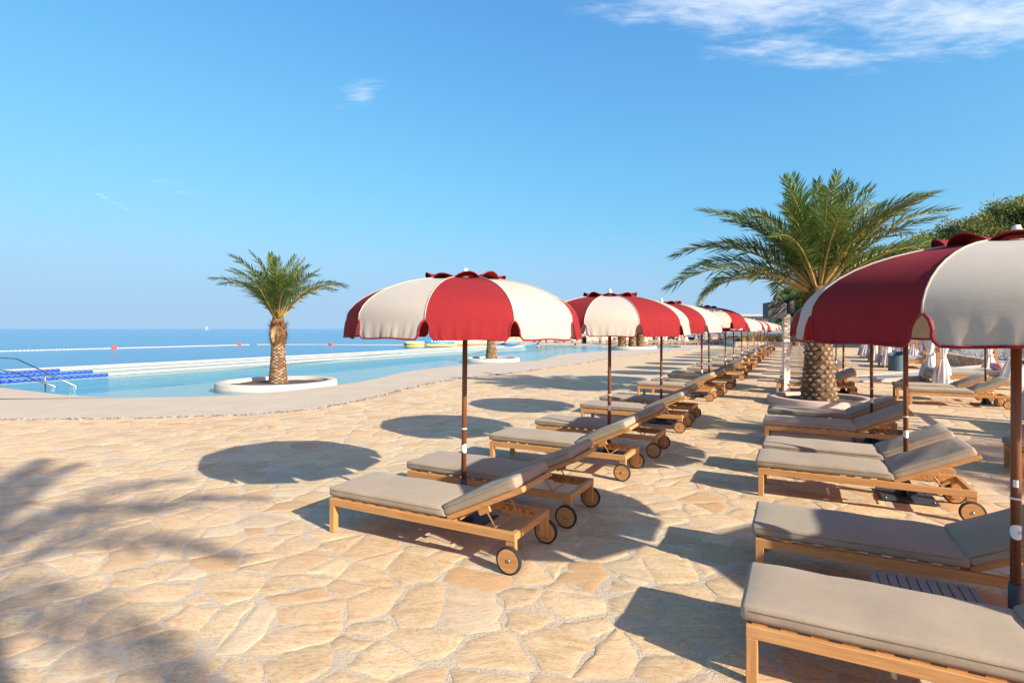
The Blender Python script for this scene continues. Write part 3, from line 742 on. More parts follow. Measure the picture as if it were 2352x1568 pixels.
def parasol(u, v, rot, label, group, z=1.0, tagang=0.0, lean=0.0):
    o = empty('parasol', XY(u, v)); tag(o, label, 'parasol', group)
    link('pole', POLE, o); link('sleeve', SLEEVE, o)
    b = link('base_plate', PLATE, o, rz=ROW); link('gusset', GUS, b)
    for sx in (-1, 1):
        for sy in (-1, 1): link('bolt', BOLT, b, (sx * .23, sy * .23, 0))
    link('cable_ring', RING, o); link('number_disc', TAG, o, rz=tagang)
    link('finial', FIN, o, (0, 0, z - 1))
    cp = link('vent_cap', CAP, o, (0, 0, z - 1), rot + HALF); link('binding', CAPB, cp)
    for k in range(NP):
        me = ((PR, PR2)[(k // 2) % 2] if k % 2 == 0 else (PC, PC2)[(k // 2) % 2])
        p = link('canopy_panel', me[0], o, (0, 0, z - 1), rot + k * 2 * HALF); link('binding', me[1], p)
        if k % 2 == 0: link('seam_piping', me[2], p)
        else: link('seam_piping', me[2], p)
        link('rib', RIBMESH, o, (0, 0, z - 1), rot + k * 2 * HALF + HALF)
    if z != 1.0: o.children[0].location.z = z - 1
    o.rotation_euler = (rnd.gauss(0, .010), rnd.gauss(0, .010), 0)
    return o
def facing(u, v): p = XY(u, v); return math.atan2(-p.y, -p.x)      # yaw of a panel that looks at the viewer
rot = {0: 0.03, 1: pi / 5 + .02, 2: .45, 3: -.25, 4: .2, 5: .45, 6: .5, 7: .75, 8: .1, 9: .6, 10: .3, 11: .8, 12: .15, 13: .4}
for k, (u, v) in enumerate(zip(LP, LV)):
    parasol(u, v, facing(u, v) + rot[k], 'red and cream striped parasol, %s from the front in the row nearest the pool' % ORD[k], 'striped parasols along the pool-side row', 1.10 if k == 3 else 1.0 + rnd.uniform(-.015, .02),
            facing(u, v) + .5)
for k, (u, v) in enumerate(zip(RP, RV)):
    f = facing(u, v)
    parasol(u, v, f + (pi / 5 + .02 if k == 0 else .3 + k), 'red and cream striped parasol, %s from the front in the right-hand row' % ORD[k] if k else 'large cut-off striped parasol nearest the viewer at the right edge', 'striped parasols along the right-hand row',
            1.0, f + .28)
for k, (u, v) in enumerate([(18.5, 4.38), (9.9, 4.5), (4.15, 4.65)]):
    parasol(u, v, facing(u, v) + .3 * k, ['striped parasol planted behind the lounger pair before the curtained daybed', 'striped parasol beyond the right picture edge, farther of two', 'striped parasol beyond the right picture edge, nearer of two'][k], 'striped parasols of the third row', 1.0, .5)
# figures printed on the nearest disc
def text_on_pole(txt, size, loc, c0, z):
    cu = bpy.data.curves.new('number', 'FONT'); cu.body = txt; cu.size = size; cu.resolution_u = 2
    t = bpy.data.objects.new('tmp_number', cu); C.objects.link(t); dg = bpy.context.evaluated_depsgraph_get()
    me = bpy.data.meshes.new_from_object(t.evaluated_get(dg)); bpy.data.objects.remove(t)
    for v in me.vertices:
        s = c0 + v.co.x / .0278; v.co = (.0284 * cos(s), .0284 * sin(s), z + v.co.y)
    me.materials.clear(); me.materials.append(navy)
    return me
p0 = [o for o in bpy.data.objects if o.name.startswith('parasol') and o.get('label', '').startswith('large cut-off')][0]
f0 = facing(RP[0], RV[0])
for ch in p0.children:
    if ch.name.startswith('number_disc'): link('number', text_on_pole('10', .034, None, -.05, .743), ch)
# small paper sticker on the nearest pole
_s = MB(); _s.add([(.0283 * cos(-.5 + .2 * k), .0283 * sin(-.5 + .2 * k), z) for z in (1.03, 1.075) for k in range(6)], [(k, k + 1, k + 7, k + 6) for k in range(5)]); _s.build('sticker', white_pl, p0, rz=f0)

# slatted side table between the two nearest loungers on the right
t = empty('side_table', XY(4.36, .74), VROT); tag(t, 'low grey slatted side table between the two nearest right-hand loungers', 'side table')
sm = MB().box(-.024, .024, -.235, .235, .285, .305, ch=.002).mesh('slat', table_grey)
for k in range(9): link('slat', sm, t, (-.224 + k * .056, 0, 0))
for s in (-1, 1):
    MB().box(s * .272 - .018, s * .272 + .018, -.235, .235, .265, .3053, ch=.002).build('edge_rail', table_grey, t)
    MB().box(-.253, .253, s * .20 - .015, s * .20 + .015, .262, .284).build('bearer', table_grey, t)
    for q in (-1, 1): MB().box(s * .272 - .0175, s * .272 + .0175, q * .21 - .022, q * .21 + .022, 0.004, .266).build('leg', table_grey, t)

# ------------------------------------------------------------------ palms and their planters
def ring_planter(name, loc, r_in, r_out, z0, z1, mat, label, soilz, cat='planter'):
    n = 56; mb = MB(); c = .03
    prof = [(r_out + .02, z0), (r_out, z1 - c), (r_out - c, z1), (r_in + c, z1), (r_in, z1 - c), (r_in, z0)]
    mb.lathe(prof, n, 0, None, True, lambda a, z: 1 + .012 * sin(2 * a + 1), caps=False)
    o = empty(name, loc); tag(o, label, cat); mb.build('rim', mat, o)
    sb = MB(); vs = [(0, 0, soilz + .06)]
    for i, f in enumerate((.35, .7, 1.0)):
        for k in range(32):
            a = 2 * pi * k / 32; vs.append((f * r_in * 1.02 * cos(a), f * r_in * 1.02 * sin(a), soilz + .05 * (1 - f) + rnd.uniform(-.02, .02)))
    fs = [(0, 1 + k, 1 + (k + 1) % 32) for k in range(32)] + [(1 + i * 32 + k, 1 + (i + 1) * 32 + k, 1 + (i + 1) * 32 + (k + 1) % 32, 1 + i * 32 + (k + 1) % 32) for i in range(2) for k in range(32)]
    sb.add(vs, fs, 0, 0, True); sb.build('soil', soil, o)
    return o
def frond_mesh(bend, seed, nl=66, width=.019, lmax=.50, dry=False):
    rg = random.Random(seed); mb = MB(); K = 24; P = [Vector((0, 0, 0))]; D = []
    for k in range(K):
        t = (k + .5) / K; a = -bend * (t ** 1.5); d = Vector((cos(a), rg.gauss(0, .006), sin(a))).normalized(); D.append(d); P.append(P[-1] + d / K)
    D.append(D[-1])
    mb.tube(P, lambda s: .0085 * (1 - s) ** .8 + .002, 5, mat=1)
    def at(t):
        x = t * K; i = min(K - 1, int(x)); return P[i].lerp(P[i + 1], x - i), D[i]
    for side in (-1, 1):
        for k in range(nl):
            t = .16 + .84 * (k + rg.uniform(.1, .9)) / nl
            p, d = at(t); up = Vector((0, 1, 0)).cross(d) * -1
            if up.z < 0 and bend < 1: up = -up
            up = d.cross(Vector((0, 1, 0))); up = up if up.dot(Vector((0, 0, 1)) - d * d.z) > 0 else -up
            sd_ = Vector((0, side, 0))
            L = lmax * .40 * (min(1, (t - .10) / .22)) ** .7 * (1 - .62 * max(0, (t - .45) / .55) ** 1.6) * rg.uniform(.88, 1.1)
            ang = R(66) * (1 - t) + R(30) * t + rg.gauss(0, .07); lift = R(rg.uniform(4, 34)) * (1 if rg.random() < .88 else -1)
            dirv = (d * cos(ang) + (sd_ * cos(lift) + up * sin(lift)) * sin(ang)).normalized()
            nrm = dirv.cross(d).normalized(); wv = nrm.cross(dirv).normalized() * width * .30 * rg.uniform(.8, 1.15)
            droop = Vector((0, 0, -1)) * L * rg.uniform(.03, .14)
            a0, a1, a2 = p, p + dirv * L * .5 + droop * .25, p + dirv * L + droop
            mb.add([a0 + wv * .5, a0 - wv * .5, a1 - wv, a1 + wv, a2], [(0, 1, 2, 3), (3, 2, 4)], 0, min(1, max(0, rg.gauss(.42, .22) + .35 * max(0, t - .75))))
    for k in range(10):                                   # spines on the stalk
        t = rg.uniform(.05, .17); p, d = at(t); s_ = rg.choice((-1, 1)); e = p + (d * .6 + Vector((0, s_, .3))).normalized() * .025
        mb.add([p + d * .004, p - d * .004, e], [(0, 1, 2)], 1)
    return mb.mesh('frond', [dry_m, dry_m] if dry else [frond_m, rachis_m])
BENDS = [.35, .6, .9, 1.2, 1.5]
FR = {b: [frond_mesh(b, 10 * i + j) for j in range(2)] for i, b in enumerate(BENDS)}
FRDRY = frond_mesh(2.2, 77, 40, .03, .42, True)
def trunk_profile(h, rb, rt, zb=0.0, bulge=0.0):
    prof = []
    for k in range(15):
        t = k / 14; r = rt + (rb - rt) * (1 - t) ** 2.2 + bulge * max(0, (t - .72) / .28) ** .6 * (1 - .35 * max(0, (t - .93) / .07)); prof.append((r, zb + h * t))
    return prof
def palm(loc, h, rb, rt, n, L, elo, ehi, label, group=None, seed=1, rows=20, around=13, parts=False, bulge=.06, drymode=2, flat=1.0, maxb=1.3, az0=0, manual=(), clear=False, collar=False):
    rg = random.Random(seed); o = empty('palm_tree', loc); tag(o, label, 'palm tree', group)
    prof = trunk_profile(h, rb, rt, 0, bulge); mb = MB()
    mb.lathe(prof, 28, 0, None, True, lambda a, z: 1 + .03 * noise.noise((cos(a) * 2, sin(a) * 2, z * 4 + seed)), att=.0)
    def rad(z):
        for (r0, z0), (r1, z1) in zip(prof, prof[1:]):
            if z <= z1: return r0 + (r1 - r0) * (z - z0) / (z1 - z0)
        return prof[-1][0]
    # stubs of cut leaf bases, in spirals
    def stub(w, hh, d, f):
        return [(0.0, -w, -hh * .1), (0.0, w, -hh * .1), (0, 0, -hh), (d, -w * .62, hh * .30), (d, w * .62, hh * .30), (d * .55, 0, -hh * .55), (d * .85, -w * .3, hh * .62), (d * .85, w * .3, hh * .62), (0, 0, hh * .9)], \
               [(0, 2, 5, 3), (2, 1, 4, 5), (3, 5, 4), (3, 4, 7, 6), (0, 3, 6, 8), (1, 8, 7, 4), (6, 7, 8)]
    me = None; tr = None
    if parts:
        tr = mb.build('trunk', trunk_m, o)
        meshes = []
        for q in range(4):
            s_ = MB(); v, f = stub(.5, .5, .36, 0); v = [Vector(p) + Vector((rg.uniform(-.03, .03), rg.uniform(-.06, .06), rg.uniform(-.06, .06))) for p in v]; s_.add(v, f, 0, .15 + .75 * rg.random())
            meshes.append(s_.mesh('leaf_base', trunk_m))
    for i in range(rows):
        z = h * (.02 + .96 * (i + .5) / rows)
        for k in range(around):
            a = 2 * pi * (k + (i % 2) * .5 + rg.uniform(-.06, .06)) / around; r = rad(z) * .97; w = 2 * pi * r / around; hh = h / rows * 1.25
            M = Matrix.Translation((r * cos(a), r * sin(a), z + rg.uniform(-.1, .1) * hh)) @ Matrix.Rotation(a, 4, 'Z') @ Matrix.Rotation(rg.uniform(-.15, .15), 4, 'X') @ Matrix.Diagonal((.10 * flat, w * .84, hh * .9, 1))
            if parts:
                if rg.random() < .06: continue
                M = M @ Matrix.Rotation(rg.uniform(-.3, .3), 4, 'X') @ Matrix.Diagonal((rg.uniform(.7, 1.6), rg.uniform(.8, 1.15), rg.uniform(.75, 1.2), 1))
                b = link('leaf_base', meshes[rg.randrange(4)], tr); b.matrix_local = M
            else:
                v, f = stub(.5, .55, .36, 0); mb.add([M @ (Vector(p) + Vector((rg.uniform(-.04, .04), rg.uniform(-.08, .08), rg.uniform(-.08, .08)))) for p in v], f, 0, .05 + .95 * rg.random() * (1 if i < rows * .8 else .6))
    if not parts: tr = mb.build('trunk', trunk_m, o)
    # fibrous heart from which the fronds rise
    ht = MB(); rr = prof[-1][0]
    ht.lathe([(rr * .98, h - .05), (rr * 1.0, h + .1), (rr * .72, h + .32), (rr * .36, h + .55), (0, h + .62)], 18, 0, None, True, lambda a, z: 1 + .15 * noise.noise((cos(a) * 3, sin(a) * 3, z * 6)))
    for k in range(70):
        a = rg.uniform(0, 2 * pi); r0 = rr * rg.uniform(.75, 1.0); z0 = h + rg.uniform(-.1, .15); d = Vector((cos(a), sin(a), rg.uniform(.3, 1.6))).normalized(); p = Vector((r0 * cos(a), r0 * sin(a), z0)); q = p + d * rg.uniform(.1, .28); sd_ = Vector((-sin(a), cos(a), 0)) * .022
        ht.add([p - sd_, p + sd_, q], [(0, 1, 2)])
    ht.build('crown_heart', fibre_m, o)
    if collar:
        cl = MB(); cl.lathe([(rt * 1.05, h - .62), (rt * 1.22, h - .5), (rt * 1.30, h - .25), (rt * 1.2, h + .02), (rt * .9, h + .2)], 20, 0, None, True, lambda a, z: 1 + .2 * noise.noise((cos(a) * 4, sin(a) * 4, z * 7)))
        for k in range(330):
            a = rg.uniform(0, 2 * pi); z0 = h + rg.uniform(-.6, .15); r0 = rt * 1.2; p = Vector((r0 * cos(a), r0 * sin(a), z0)); d = Vector((cos(a), sin(a), rg.uniform(-1.2, 1.6))).normalized(); q = p + d * rg.uniform(.08, .24); sd_ = Vector((-sin(a), cos(a), 0)) * .025
            cl.add([p - sd_, p + sd_, q], [(0, 1, 2)])
        cl.build('fibre_collar', fibre_m, o)
    lst = list(manual)
    for k in range(n):
        f = (k + .5) / n; e = ehi + (elo - ehi) * f ** 1.15
        lst.append((az0 + k * 137.508 + rg.uniform(-10, 10), e + rg.gauss(0, 5), L * (1.0 - .26 * (1 - f)) * rg.uniform(.9, 1.06), min(maxb, .30 + .9 * f * maxb + rg.uniform(-.15, .2))))
    for az, e, ln, bd in lst:
        if clear and e < 48 and 188 < az % 360 < 318: continue
        b = min(BENDS, key=lambda q: abs(q - bd)); a = R(az); e_ = R(max(-20, min(88, e))); r0 = rr * (.25 + .6 * cos(e_)); z0 = h + .05 + .35 * sin(e_)
        fr = link('frond', FR[b][rg.randrange(2)], o); sc = ln
        fr.matrix_local = Matrix.Translation((r0 * cos(a), r0 * sin(a), z0)) @ Matrix.Rotation(a, 4, 'Z') @ Matrix.Rotation(-e_, 4, 'Y') @ Matrix.Rotation(rg.gauss(0, .25), 4, 'X') @ Matrix.Scale(sc, 4)
    for k in range(drymode):
        a = rg.uniform(0, 2 * pi) if not clear else R((262, 20, 90, 140)[k % 4]); fr = link('dry_frond', FRDRY, o)
        fr.matrix_local = Matrix.Translation((rr * cos(a), rr * sin(a), h)) @ Matrix.Rotation(a, 4, 'Z') @ Matrix.Rotation(R(-5), 4, 'Y') @ Matrix.Scale(rg.uniform(.75, 1.0) * (.6 if clear else 1), 4)
    return o
rnd.seed(8)
ring_planter('planter', (-8.42, 19.75, 0), 1.68, 2.0, -.2, .15, coping_m, 'round pale terrazzo planter standing in the shallow pool, nearest palm island', .02)
ring_planter('planter', (-1.32, 35.3, 0), 1.48, 1.8, -.2, .15, coping_m, 'round pale terrazzo planter in the pool behind the front parasol pole', .02)
ring_planter('planter', (12.5, 57.0, 0), 2.0, 2.45, -.2, .22, coping_m, 'far pale round planter at the pool end holding three palm trunks', .02)
ring_planter('planter', (8.16, 14.6, 0), 1.02, 1.24, -.05, .20, pinkstone_m, 'round pinkish concrete planter ring around the big palm on the terrace', .10)
palm((-8.42, 19.75, .0), 2.05, .34, .22, 32, 2.85, 44, 86, 'small upright palm on the round island in the pool', seed=4, rows=34, around=9, flat=.5, bulge=.06, collar=True, maxb=1.15, drymode=1)
palm((-1.32, 35.3, .0), 2.0, .40, .27, 20, 2.1, 30, 80, 'palm half hidden behind the front parasol, on the second pool island', seed=6, rows=20, around=12, flat=.7, maxb=.9)
for k, (dx, dy, hh, rb) in enumerate([(0, 0, 2.0, .42), (-1.0, .3, 1.0, .5), (.9, .35, 1.15, .48)]):
    palm((12.5 + dx, 57 + dy, 0), hh, rb, rb * .8, 16, 2.0 if k == 0 else 1.7, 35, 82, ['tallest middle trunk of the far three-palm clump in the pool', 'left short palm of the far three-palm clump in the pool', 'right short palm of the far three-palm clump in the pool'][k], 'three palms on the far pool island', seed=20 + k, rows=12, around=10, maxb=.8)
palm((8.16, 14.6, .05), 2.72, .44, .295, 56, 3.6, 24, 84, 'big bushy palm in the planter on the terrace behind the right-hand row', seed=9, rows=22, around=12, parts=True, clear=True, bulge=.03, maxb=1.45, drymode=4,
     manual=[(184, 28, 3.9, 1.2), (176, 42, 3.9, 1.2), (170, 58, 3.7, .9), (12, 40, 4.2, 1.2), (2, 52, 4.1, .9), (20, 62, 3.9, .9), (-8, 24, 4.0, .9), (250, 66, 3.4, 1.2), (285, 62, 3.4, 1.2), (100, 78, 3.8, .6)])
palm((29.0, 56, 0), 1.6, .38, .28, 18, 2.6, 20, 80, 'yellow-green palm far behind the white speaker post', seed=12, rows=14, around=10, maxb=1.2)
palm((16.6, .0, 0), 5.6, .42, .27, 34, 3.2, -10, 80, 'tall palm beyond the right edge that throws striped shade on the terrace', seed=31, rows=24, around=11, maxb=1.45, drymode=2)
palm((4.80, -4.30, 0), 6.1, .36, .2, 28, 2.8, 22, 82, 'tall palm behind the viewer whose shadow falls on the left foreground', seed=14, rows=24, around=11, maxb=1.3, drymode=2)

# ------------------------------------------------------------------ pool fittings
def lane(name, a, b, f1, f2, label, zend):
    o = empty(name, (a[0], a[1], 0)); tag(o, label, 'lane rope', 'lane ropes in the pool')
    A, B = Vector((a[0], a[1], -.02)), Vector((b[0], b[1], -.02)); L = (B - A).length; d = (B - A) / L
    def seg(t0, t1, step, r, mat, nm, rise=0):
        mb = MB(); n = max(2, int((t1 - t0) * L / step)); pts = []; rad = []
        for k in range(n * 2 + 1):
            t = t0 + (t1 - t0) * k / (2 * n); p = A + d * (t * L) - o.location; p.z = -.02 + rise * ((k / (2 * n)) ** 1.5); p += Vector((-d.y, d.x, 0)) * .05 * sin(t * 23); pts.append(p)
        mb.tube(pts, lambda s, n=n: r if int(round(s * 2 * n)) % 2 else r * .72, 8, smooth=False); mb.build(nm, mat, o)
    seg(0, f1, .22, .08, blue_pl, 'blue_floats'); seg(f1, f2, .25, .07, float_w, 'white_floats'); seg(f2, 1, .3, .10, sky_pl, 'end_floats', zend)
lane('lane_rope', (-22.3, 15.3), (3.2, 66.5), .174, .93, 'lane rope with blue end floats, nearest the shallow shelf', .25)
lane('lane_rope', (-24.5, 16.7), (.9, 68.5), .18, .93, 'middle one of three white lane ropes with blue ends', .25)
lane('lane_rope', (-26.5, 18.1), (-1.2, 69.4), .171, .93, 'lane rope with blue end floats, nearest the open sea', .25)
# blue marker floats
for k, (x, y, lab) in enumerate([(-13.5, 34.4, 'blue marker float on the near lane rope left of the palm trunk'), (-8.9, 43.8, 'blue marker float on the near lane rope right of the pool palm')]):
    tag(MB().lathe([(0, -.08), (.12, -.06), (.14, 0), (.12, .07), (0, .09)], 12).build('marker_float', sky_pl, None, (x, y, .0)), lab, 'float', 'blue marker floats')
# stair rails into the water
rl = empty('handrail', (-16.7, 19.75, 0)); tag(rl, 'stainless steel handrails of the pool steps at the left edge', 'handrail')
for k, (dy, z0, dx0, dx1, zl) in enumerate([(0.0, .92, -1.2, 1.25, -.05), (-.05, .55, -.5, .62, -.05), (-2.1, .42, -.75, .15, -.05)]):
    mb = MB(); off = Vector((0, dy, 0))
    if k == 0: pts = [(-3.2, 1.2, .92), (-1.25, .1, .92), (-1.05, 0, .88), (1.25, -.25, -.07)]
    elif k == 1: pts = [(-3.2, 1.2, .46), (-1.35, .05, .46), (-1.15, -.05, .43), (.5, -.25, -.07)]
    else: pts = [(-2.6, -.9, .22), (-1.4, -1.1, .22), (-1.2, -1.15, .2), (-.62, -1.25, -.07)]
    mb.tube(pts, .024, 8); mb.build('rail', steel, rl)
MB().tube([(.0, -.12, -.3), (.0, -.12, .46)], .024, 8).build('post', steel, rl)
# buoy line on the sea
def strand(a, b, label, buoys):
    o = empty('buoy_line', (a[0], a[1], -.9)); tag(o, label, 'buoy line', 'white buoy lines on the sea')
    A, B = Vector((a[0], a[1], 0)), Vector((b[0], b[1], 0)); L = (B - A).length; mb = MB(); n = int(L / .45); pts = []
    for k in range(2 * n + 1):
        t = k / (2 * n); p = (B - A) * t; p += Vector((.3, .5, 0)) * sin(t * 7) * 1.0; p.z = .03; pts.append(p)
    mb.tube(pts, lambda s: .13 if int(round(s * 2 * n)) % 2 else .05, 7, smooth=False); mb.build('floats', float_w, o)
    for t in buoys:
        p = pts[int(t * 2 * n)]; MB().lathe([(0, -.2), (.26, -.12), (.36, .1), (.28, .32), (.1, .42), (0, .44)], 14).build('buoy', red_buoy, o, (p.x, p.y, .05))
strand((-70, 62), (-47.5, 98.5), 'long line of white floats with two red buoys on the sea at left', (.52, .96))
strand((-46.3, 99.5), (-16, 98), 'line of white floats with one red buoy between pool palm and front parasol', (.46,))
# sailing boat on the horizon
b = empty('sailing_boat', (-840, 1510, -.9)); tag(b, 'tiny white sailing boat far out on the horizon', 'boat')
MB().add([(-4, 0, 1.1), (5, 0, 1.3), (3.5, .9, 1.2), (-3.8, 1, 1.1), (3.5, -.9, 1.2), (-3.8, -1, 1.1), (-3.2, 0, -.2), (3.6, 0, -.2)], []) if 0 else None
hb = MB(); hb.add([(-4, -1, 1.1), (-4, 1, 1.1), (3, 1, 1.2), (5, 0, 1.4), (3, -1, 1.2), (-3.6, 0, -.3), (3.6, 0, -.3)], [(0, 4, 3, 2, 1), (0, 1, 5), (1, 2, 6, 5), (2, 3, 6), (3, 4, 6), (4, 0, 5, 6)]); hb.build('hull', white_pl, b)
MB().tube([(.4, 0, 1), (.4, 0, 11)], .09, 6).build('mast', white_pl, b)
ms = MB(); ms.add([(.2, 0, 10.6), (.2, 0, 2.2), (-3.6, .3, 2.3), (.15, .06, 10.6), (.15, .06, 2.2), (-3.6, .36, 2.3)], [(0, 1, 2), (5, 4, 3), (0, 3, 4, 1), (1, 4, 5, 2), (2, 5, 3, 0)]); ms.build('main_sail', white_pl, b)
# inflatables moored by the quay
i1 = empty('inflatable_ring', (-15.4, 86.5, -.9), R(10)); tag(i1, 'pale yellow inflatable tube boat moored left of the quay end', 'inflatable')
M = Matrix.Scale(1, 4)
for z, m in ((.25, yellow_pl), (.66, yellow_pl)):
    mb = MB(); mb.tube([(1.35 * cos(2 * pi * k / 24), .95 * sin(2 * pi * k / 24), z) for k in range(24)], .26, 10, closed=True); mb.build('tube', m, i1)
mb = MB(); mb.tube([(1.56 * cos(2 * pi * k / 24), 1.16 * sin(2 * pi * k / 24), .45) for k in range(24)], .08, 6, closed=True); mb.build('rubbing_strake', black_rubber, i1)
i2 = empty('banana_boat', (-11.4, 87.2, -.9), R(6)); tag(i2, 'blue and white inflatable banana boat tied up beside the quay end', 'inflatable')
for s in (-1, 1):
    mb = MB(); mb.tube([(-2.3, s * .5, .5), (-2.0, s * .5, .32), (-1.5, s * .5, .25), (2.4, s * .5, .25)], lambda s_: .08 + .16 * min(1, s_ * 3), 10); mb.build('side_tube', orange_pl, i2)
mb = MB(); mb.tube([(-2.5, 0, .85), (-2.0, 0, .65), (-1.3, 0, .6), (2.3, 0, .6)], lambda s_: .08 + .24 * min(1, s_ * 3), 12); mb.build('body', sky_pl, i2)
for k in range(8): MB().lathe([(.20, 0), (.2, .12), (.13, .2), (0, .22)], 10).build('seat_pad', white_pl, i2, (-1.3 + k * .48, 0, .80))

# ------------------------------------------------------------------ post with loudspeakers
ps = empty('speaker_post', (8.42, 16.85, 0), R(-8)); tag(ps, 'cream square post carrying two dark loudspeakers', 'speaker post')
MB().box(-.088, .088, -.088, .088, 0, 2.46, ch=.008).build('post', post_m, ps)
MB().box(-.13, .13, -.13, .13, 0, .012).build('foot_plate', post_m, ps)
sp = MB(); vs = []
for x, hw, z0, z1 in ((-.60, .27, 2.33, 2.80), (-.30, .27, 2.32, 2.83), (-.12, .25, 2.34, 2.80), (-.04, .17, 2.40, 2.76)):
    vs += [(x, -hw, z0), (x, hw, z0), (x, hw, z1), (x, -hw, z1)]
sp.add(vs, [(0, 1, 2, 3)] + [(i * 4 + k, i * 4 + 4 + k, i * 4 + 4 + (k + 1) % 4, i * 4 + (k + 1) % 4) for i in range(3) for k in range(4)] + [(15, 14, 13, 12)])
spo = sp.build('loudspeaker', speaker_m, ps)
for k in range(3): MB().box(-.48, -.30, -.286, -.266, 2.47 + k * .085, 2.485 + k * .085).build('vent_slot', speaker_b, spo)
MB().tube([(-.35, -.1, 2.83), (-.35, -.1, 2.86), (.08, -.05, 2.90)], .006, 5).build('cable', speaker_b, ps)
dr = MB(); dr.lathe([(.155, 2.48), (.165, 2.50), (.165, 2.87), (.14, 2.89), (0, 2.89)], 22, 0, Matrix.Translation((.08, 0, 0))); dr.build('horn_housing', speaker_b, ps)
MB().box(-.10, .0, -.06, .06, 2.46, 2.80).build('bracket', speaker_b, ps)

# litter bin
bn = empty('litter_bin', (18.5, 26.4, 0), R(35)); tag(bn, 'slate blue round litter bin with slanted top beside the daybeds', 'litter bin')
n = 30; vs = [(.34 * cos(2 * pi * k / n), .34 * sin(2 * pi * k / n), .0) for k in range(n)] + [(.34 * cos(2 * pi * k / n), .34 * sin(2 * pi * k / n), .80 + .10 * cos(2 * pi * k / n)) for k in range(n)] + [(.31 * cos(2 * pi * k / n), .31 * sin(2 * pi * k / n), .80 + .09 * cos(2 * pi * k / n)) for k in range(n)] + [(.31 * cos(2 * pi * k / n), .31 * sin(2 * pi * k / n), .4) for k in range(n)]
mb = MB(); mb.add(vs, [(i * n + k, i * n + (k + 1) % n, (i + 1) * n + (k + 1) % n, (i + 1) * n + k) for i in range(3) for k in range(n)] + [tuple(3 * n + k for k in range(n))], 0, 0, False); mb.build('drum', bin_m, bn)
mb = MB(); mb.tube([(.345 * cos(2 * pi * k / n), .345 * sin(2 * pi * k / n), .80 + .10 * cos(2 * pi * k / n)) for k in range(n)], .016, 6, closed=True); mb.build('rim', bin_m, bn)
b2 = copy_tree(bn); b2.location = (25.6, 62.5, 0); tag(b2, 'distant slate bin at the end of the low stone wall', 'litter bin')

# ------------------------------------------------------------------ curtained daybeds
def curtain_mesh(seed, z1=2.02, z0=.12, tie=1.05, w0=.34, w1=.30):
    rg = random.Random(seed); mb = MB(); n = 44; rows = 16; vs = []; ph = rg.uniform(0, 6)
    for i in range(rows + 1):
        t = i / rows; z = z1 + (z0 - z1) * t; d = abs(z - tie); k = min(1, d / .75) ** .75
        r = .055 + (w0 if z > tie else w1) * .5 * k; ox = -.05 * k * (1 if z > tie else .3); oy = .04 * sin(3 * t + ph)
        for q in range(n):
            a = 2 * pi * q / n; pl = 1 + (.16 + .10 * k) * sin(11 * a + ph + 1.3 * t) + .1 * sin(5 * a + 2 * t)
            vs.append((ox + r * pl * cos(a) * 1.15, oy + r * pl * sin(a) * .7, z + .015 * sin(7 * a) * (i == rows)))
    mb.add(vs, [(i * n + q, (i + 1) * n + q, (i + 1) * n + (q + 1) % n, i * n + (q + 1) % n) for i in range(rows) for q in range(n)], 0, 0, True)
    return mb.mesh('curtain', curtain_m)
CURT = [curtain_mesh(s, w1=.34 + .1 * (s % 2)) for s in range(4)]
TIE = MB().lathe([(.085, 1.02), (.095, 1.05), (.085, 1.08)], 14, caps=False).mesh('tie_back', curtain_m)
def daybed(loc, rz, sx, sy, label, group, boles=True, slim=False, bolcol=pink, lab2=''):
    o = empty('daybed', loc, rz); tag(o, label, 'daybed', group)
    for x in (0, sx):
        for y in (0, sy):
            MB().box(x - .05, x + .05, y - .05, y + .05, 0, 2.06, ch=.004).build('post', wood[2], o)
            k = rnd.randrange(4); c = link('curtain', CURT[k], o, (x + (.14 if x == 0 else -.14), y + (.02 if y == 0 else -.02), 0), rnd.uniform(-.4, .4)); link('tie_back', TIE, c)
    for y in (0, sy):
        MB().box(.052, sx - .052, y - .03, y + .03, 1.96, 2.05).build('roof_beam', wood[0], o); MB().box(.052, sx - .052, y - .025, y + .025, .28, .42).build('bed_rail', wood[0], o)
    for x in (0, sx):
        MB().box(x - .03, x + .03, .052, sy - .052, 1.96, 2.05).build('roof_beam', wood[1], o); MB().box(x - .025, x + .025, .052, sy - .052, .28, .42).build('bed_rail', wood[1], o)
    for k in range(5): MB().box(.06, sx - .06, .2 + k * (sy - .4) / 4 - .03, .2 + k * (sy - .4) / 4 + .03, 2.052, 2.10).build('roof_slat', wood[0], o)
    MB().box(.03, sx - .03, .03, sy - .03, .33, .40).build('platform', wood[0], o)
    for q in range(2):
        vs, fs = rounded(sx - .12, (sy - .12) / 2 - .01, .17, .03, 4, 4, .012, q); m = MB(); m.add([v + Vector((.06, .06 + (sy - .12) * (.25 + .5 * q), .402)) for v in vs], fs, 0, 0, True); m.build('mattress', cream if not slim else taupe, o)
    if boles:
        bo = MB(); bo.lathe([(0, -.42), (.10, -.41), (.125, -.36), (.13, 0), (.125, .36), (.10, .41), (0, .42)], 18, 0, Matrix.Rotation(R(90), 4, 'X'))
        p = Matrix.Translation(loc) @ Matrix.Rotation(rz, 4, 'Z') @ Vector((sx - .32, sy * .35, .70)); x = bo.build('bolster', bolcol, None, p, rz); tag(x, lab2, 'cushion', 'bolster cushions on the daybeds')
    return o
DG = 'curtained daybeds right of the rows'
daybed(XY(23.6, 4.3), VROT, 2.1, 2.3, 'white curtained daybed beside the ramp, behind the lounger pair', DG, lab2='pink bolster on the curtained daybed beside the ramp')
daybed(XY(12.75, 4.25), VROT, 2.1, 2.2, 'curtained daybed of which one white curtain shows at the right picture edge', DG, lab2='pink bolster on the daybed at the right picture edge')
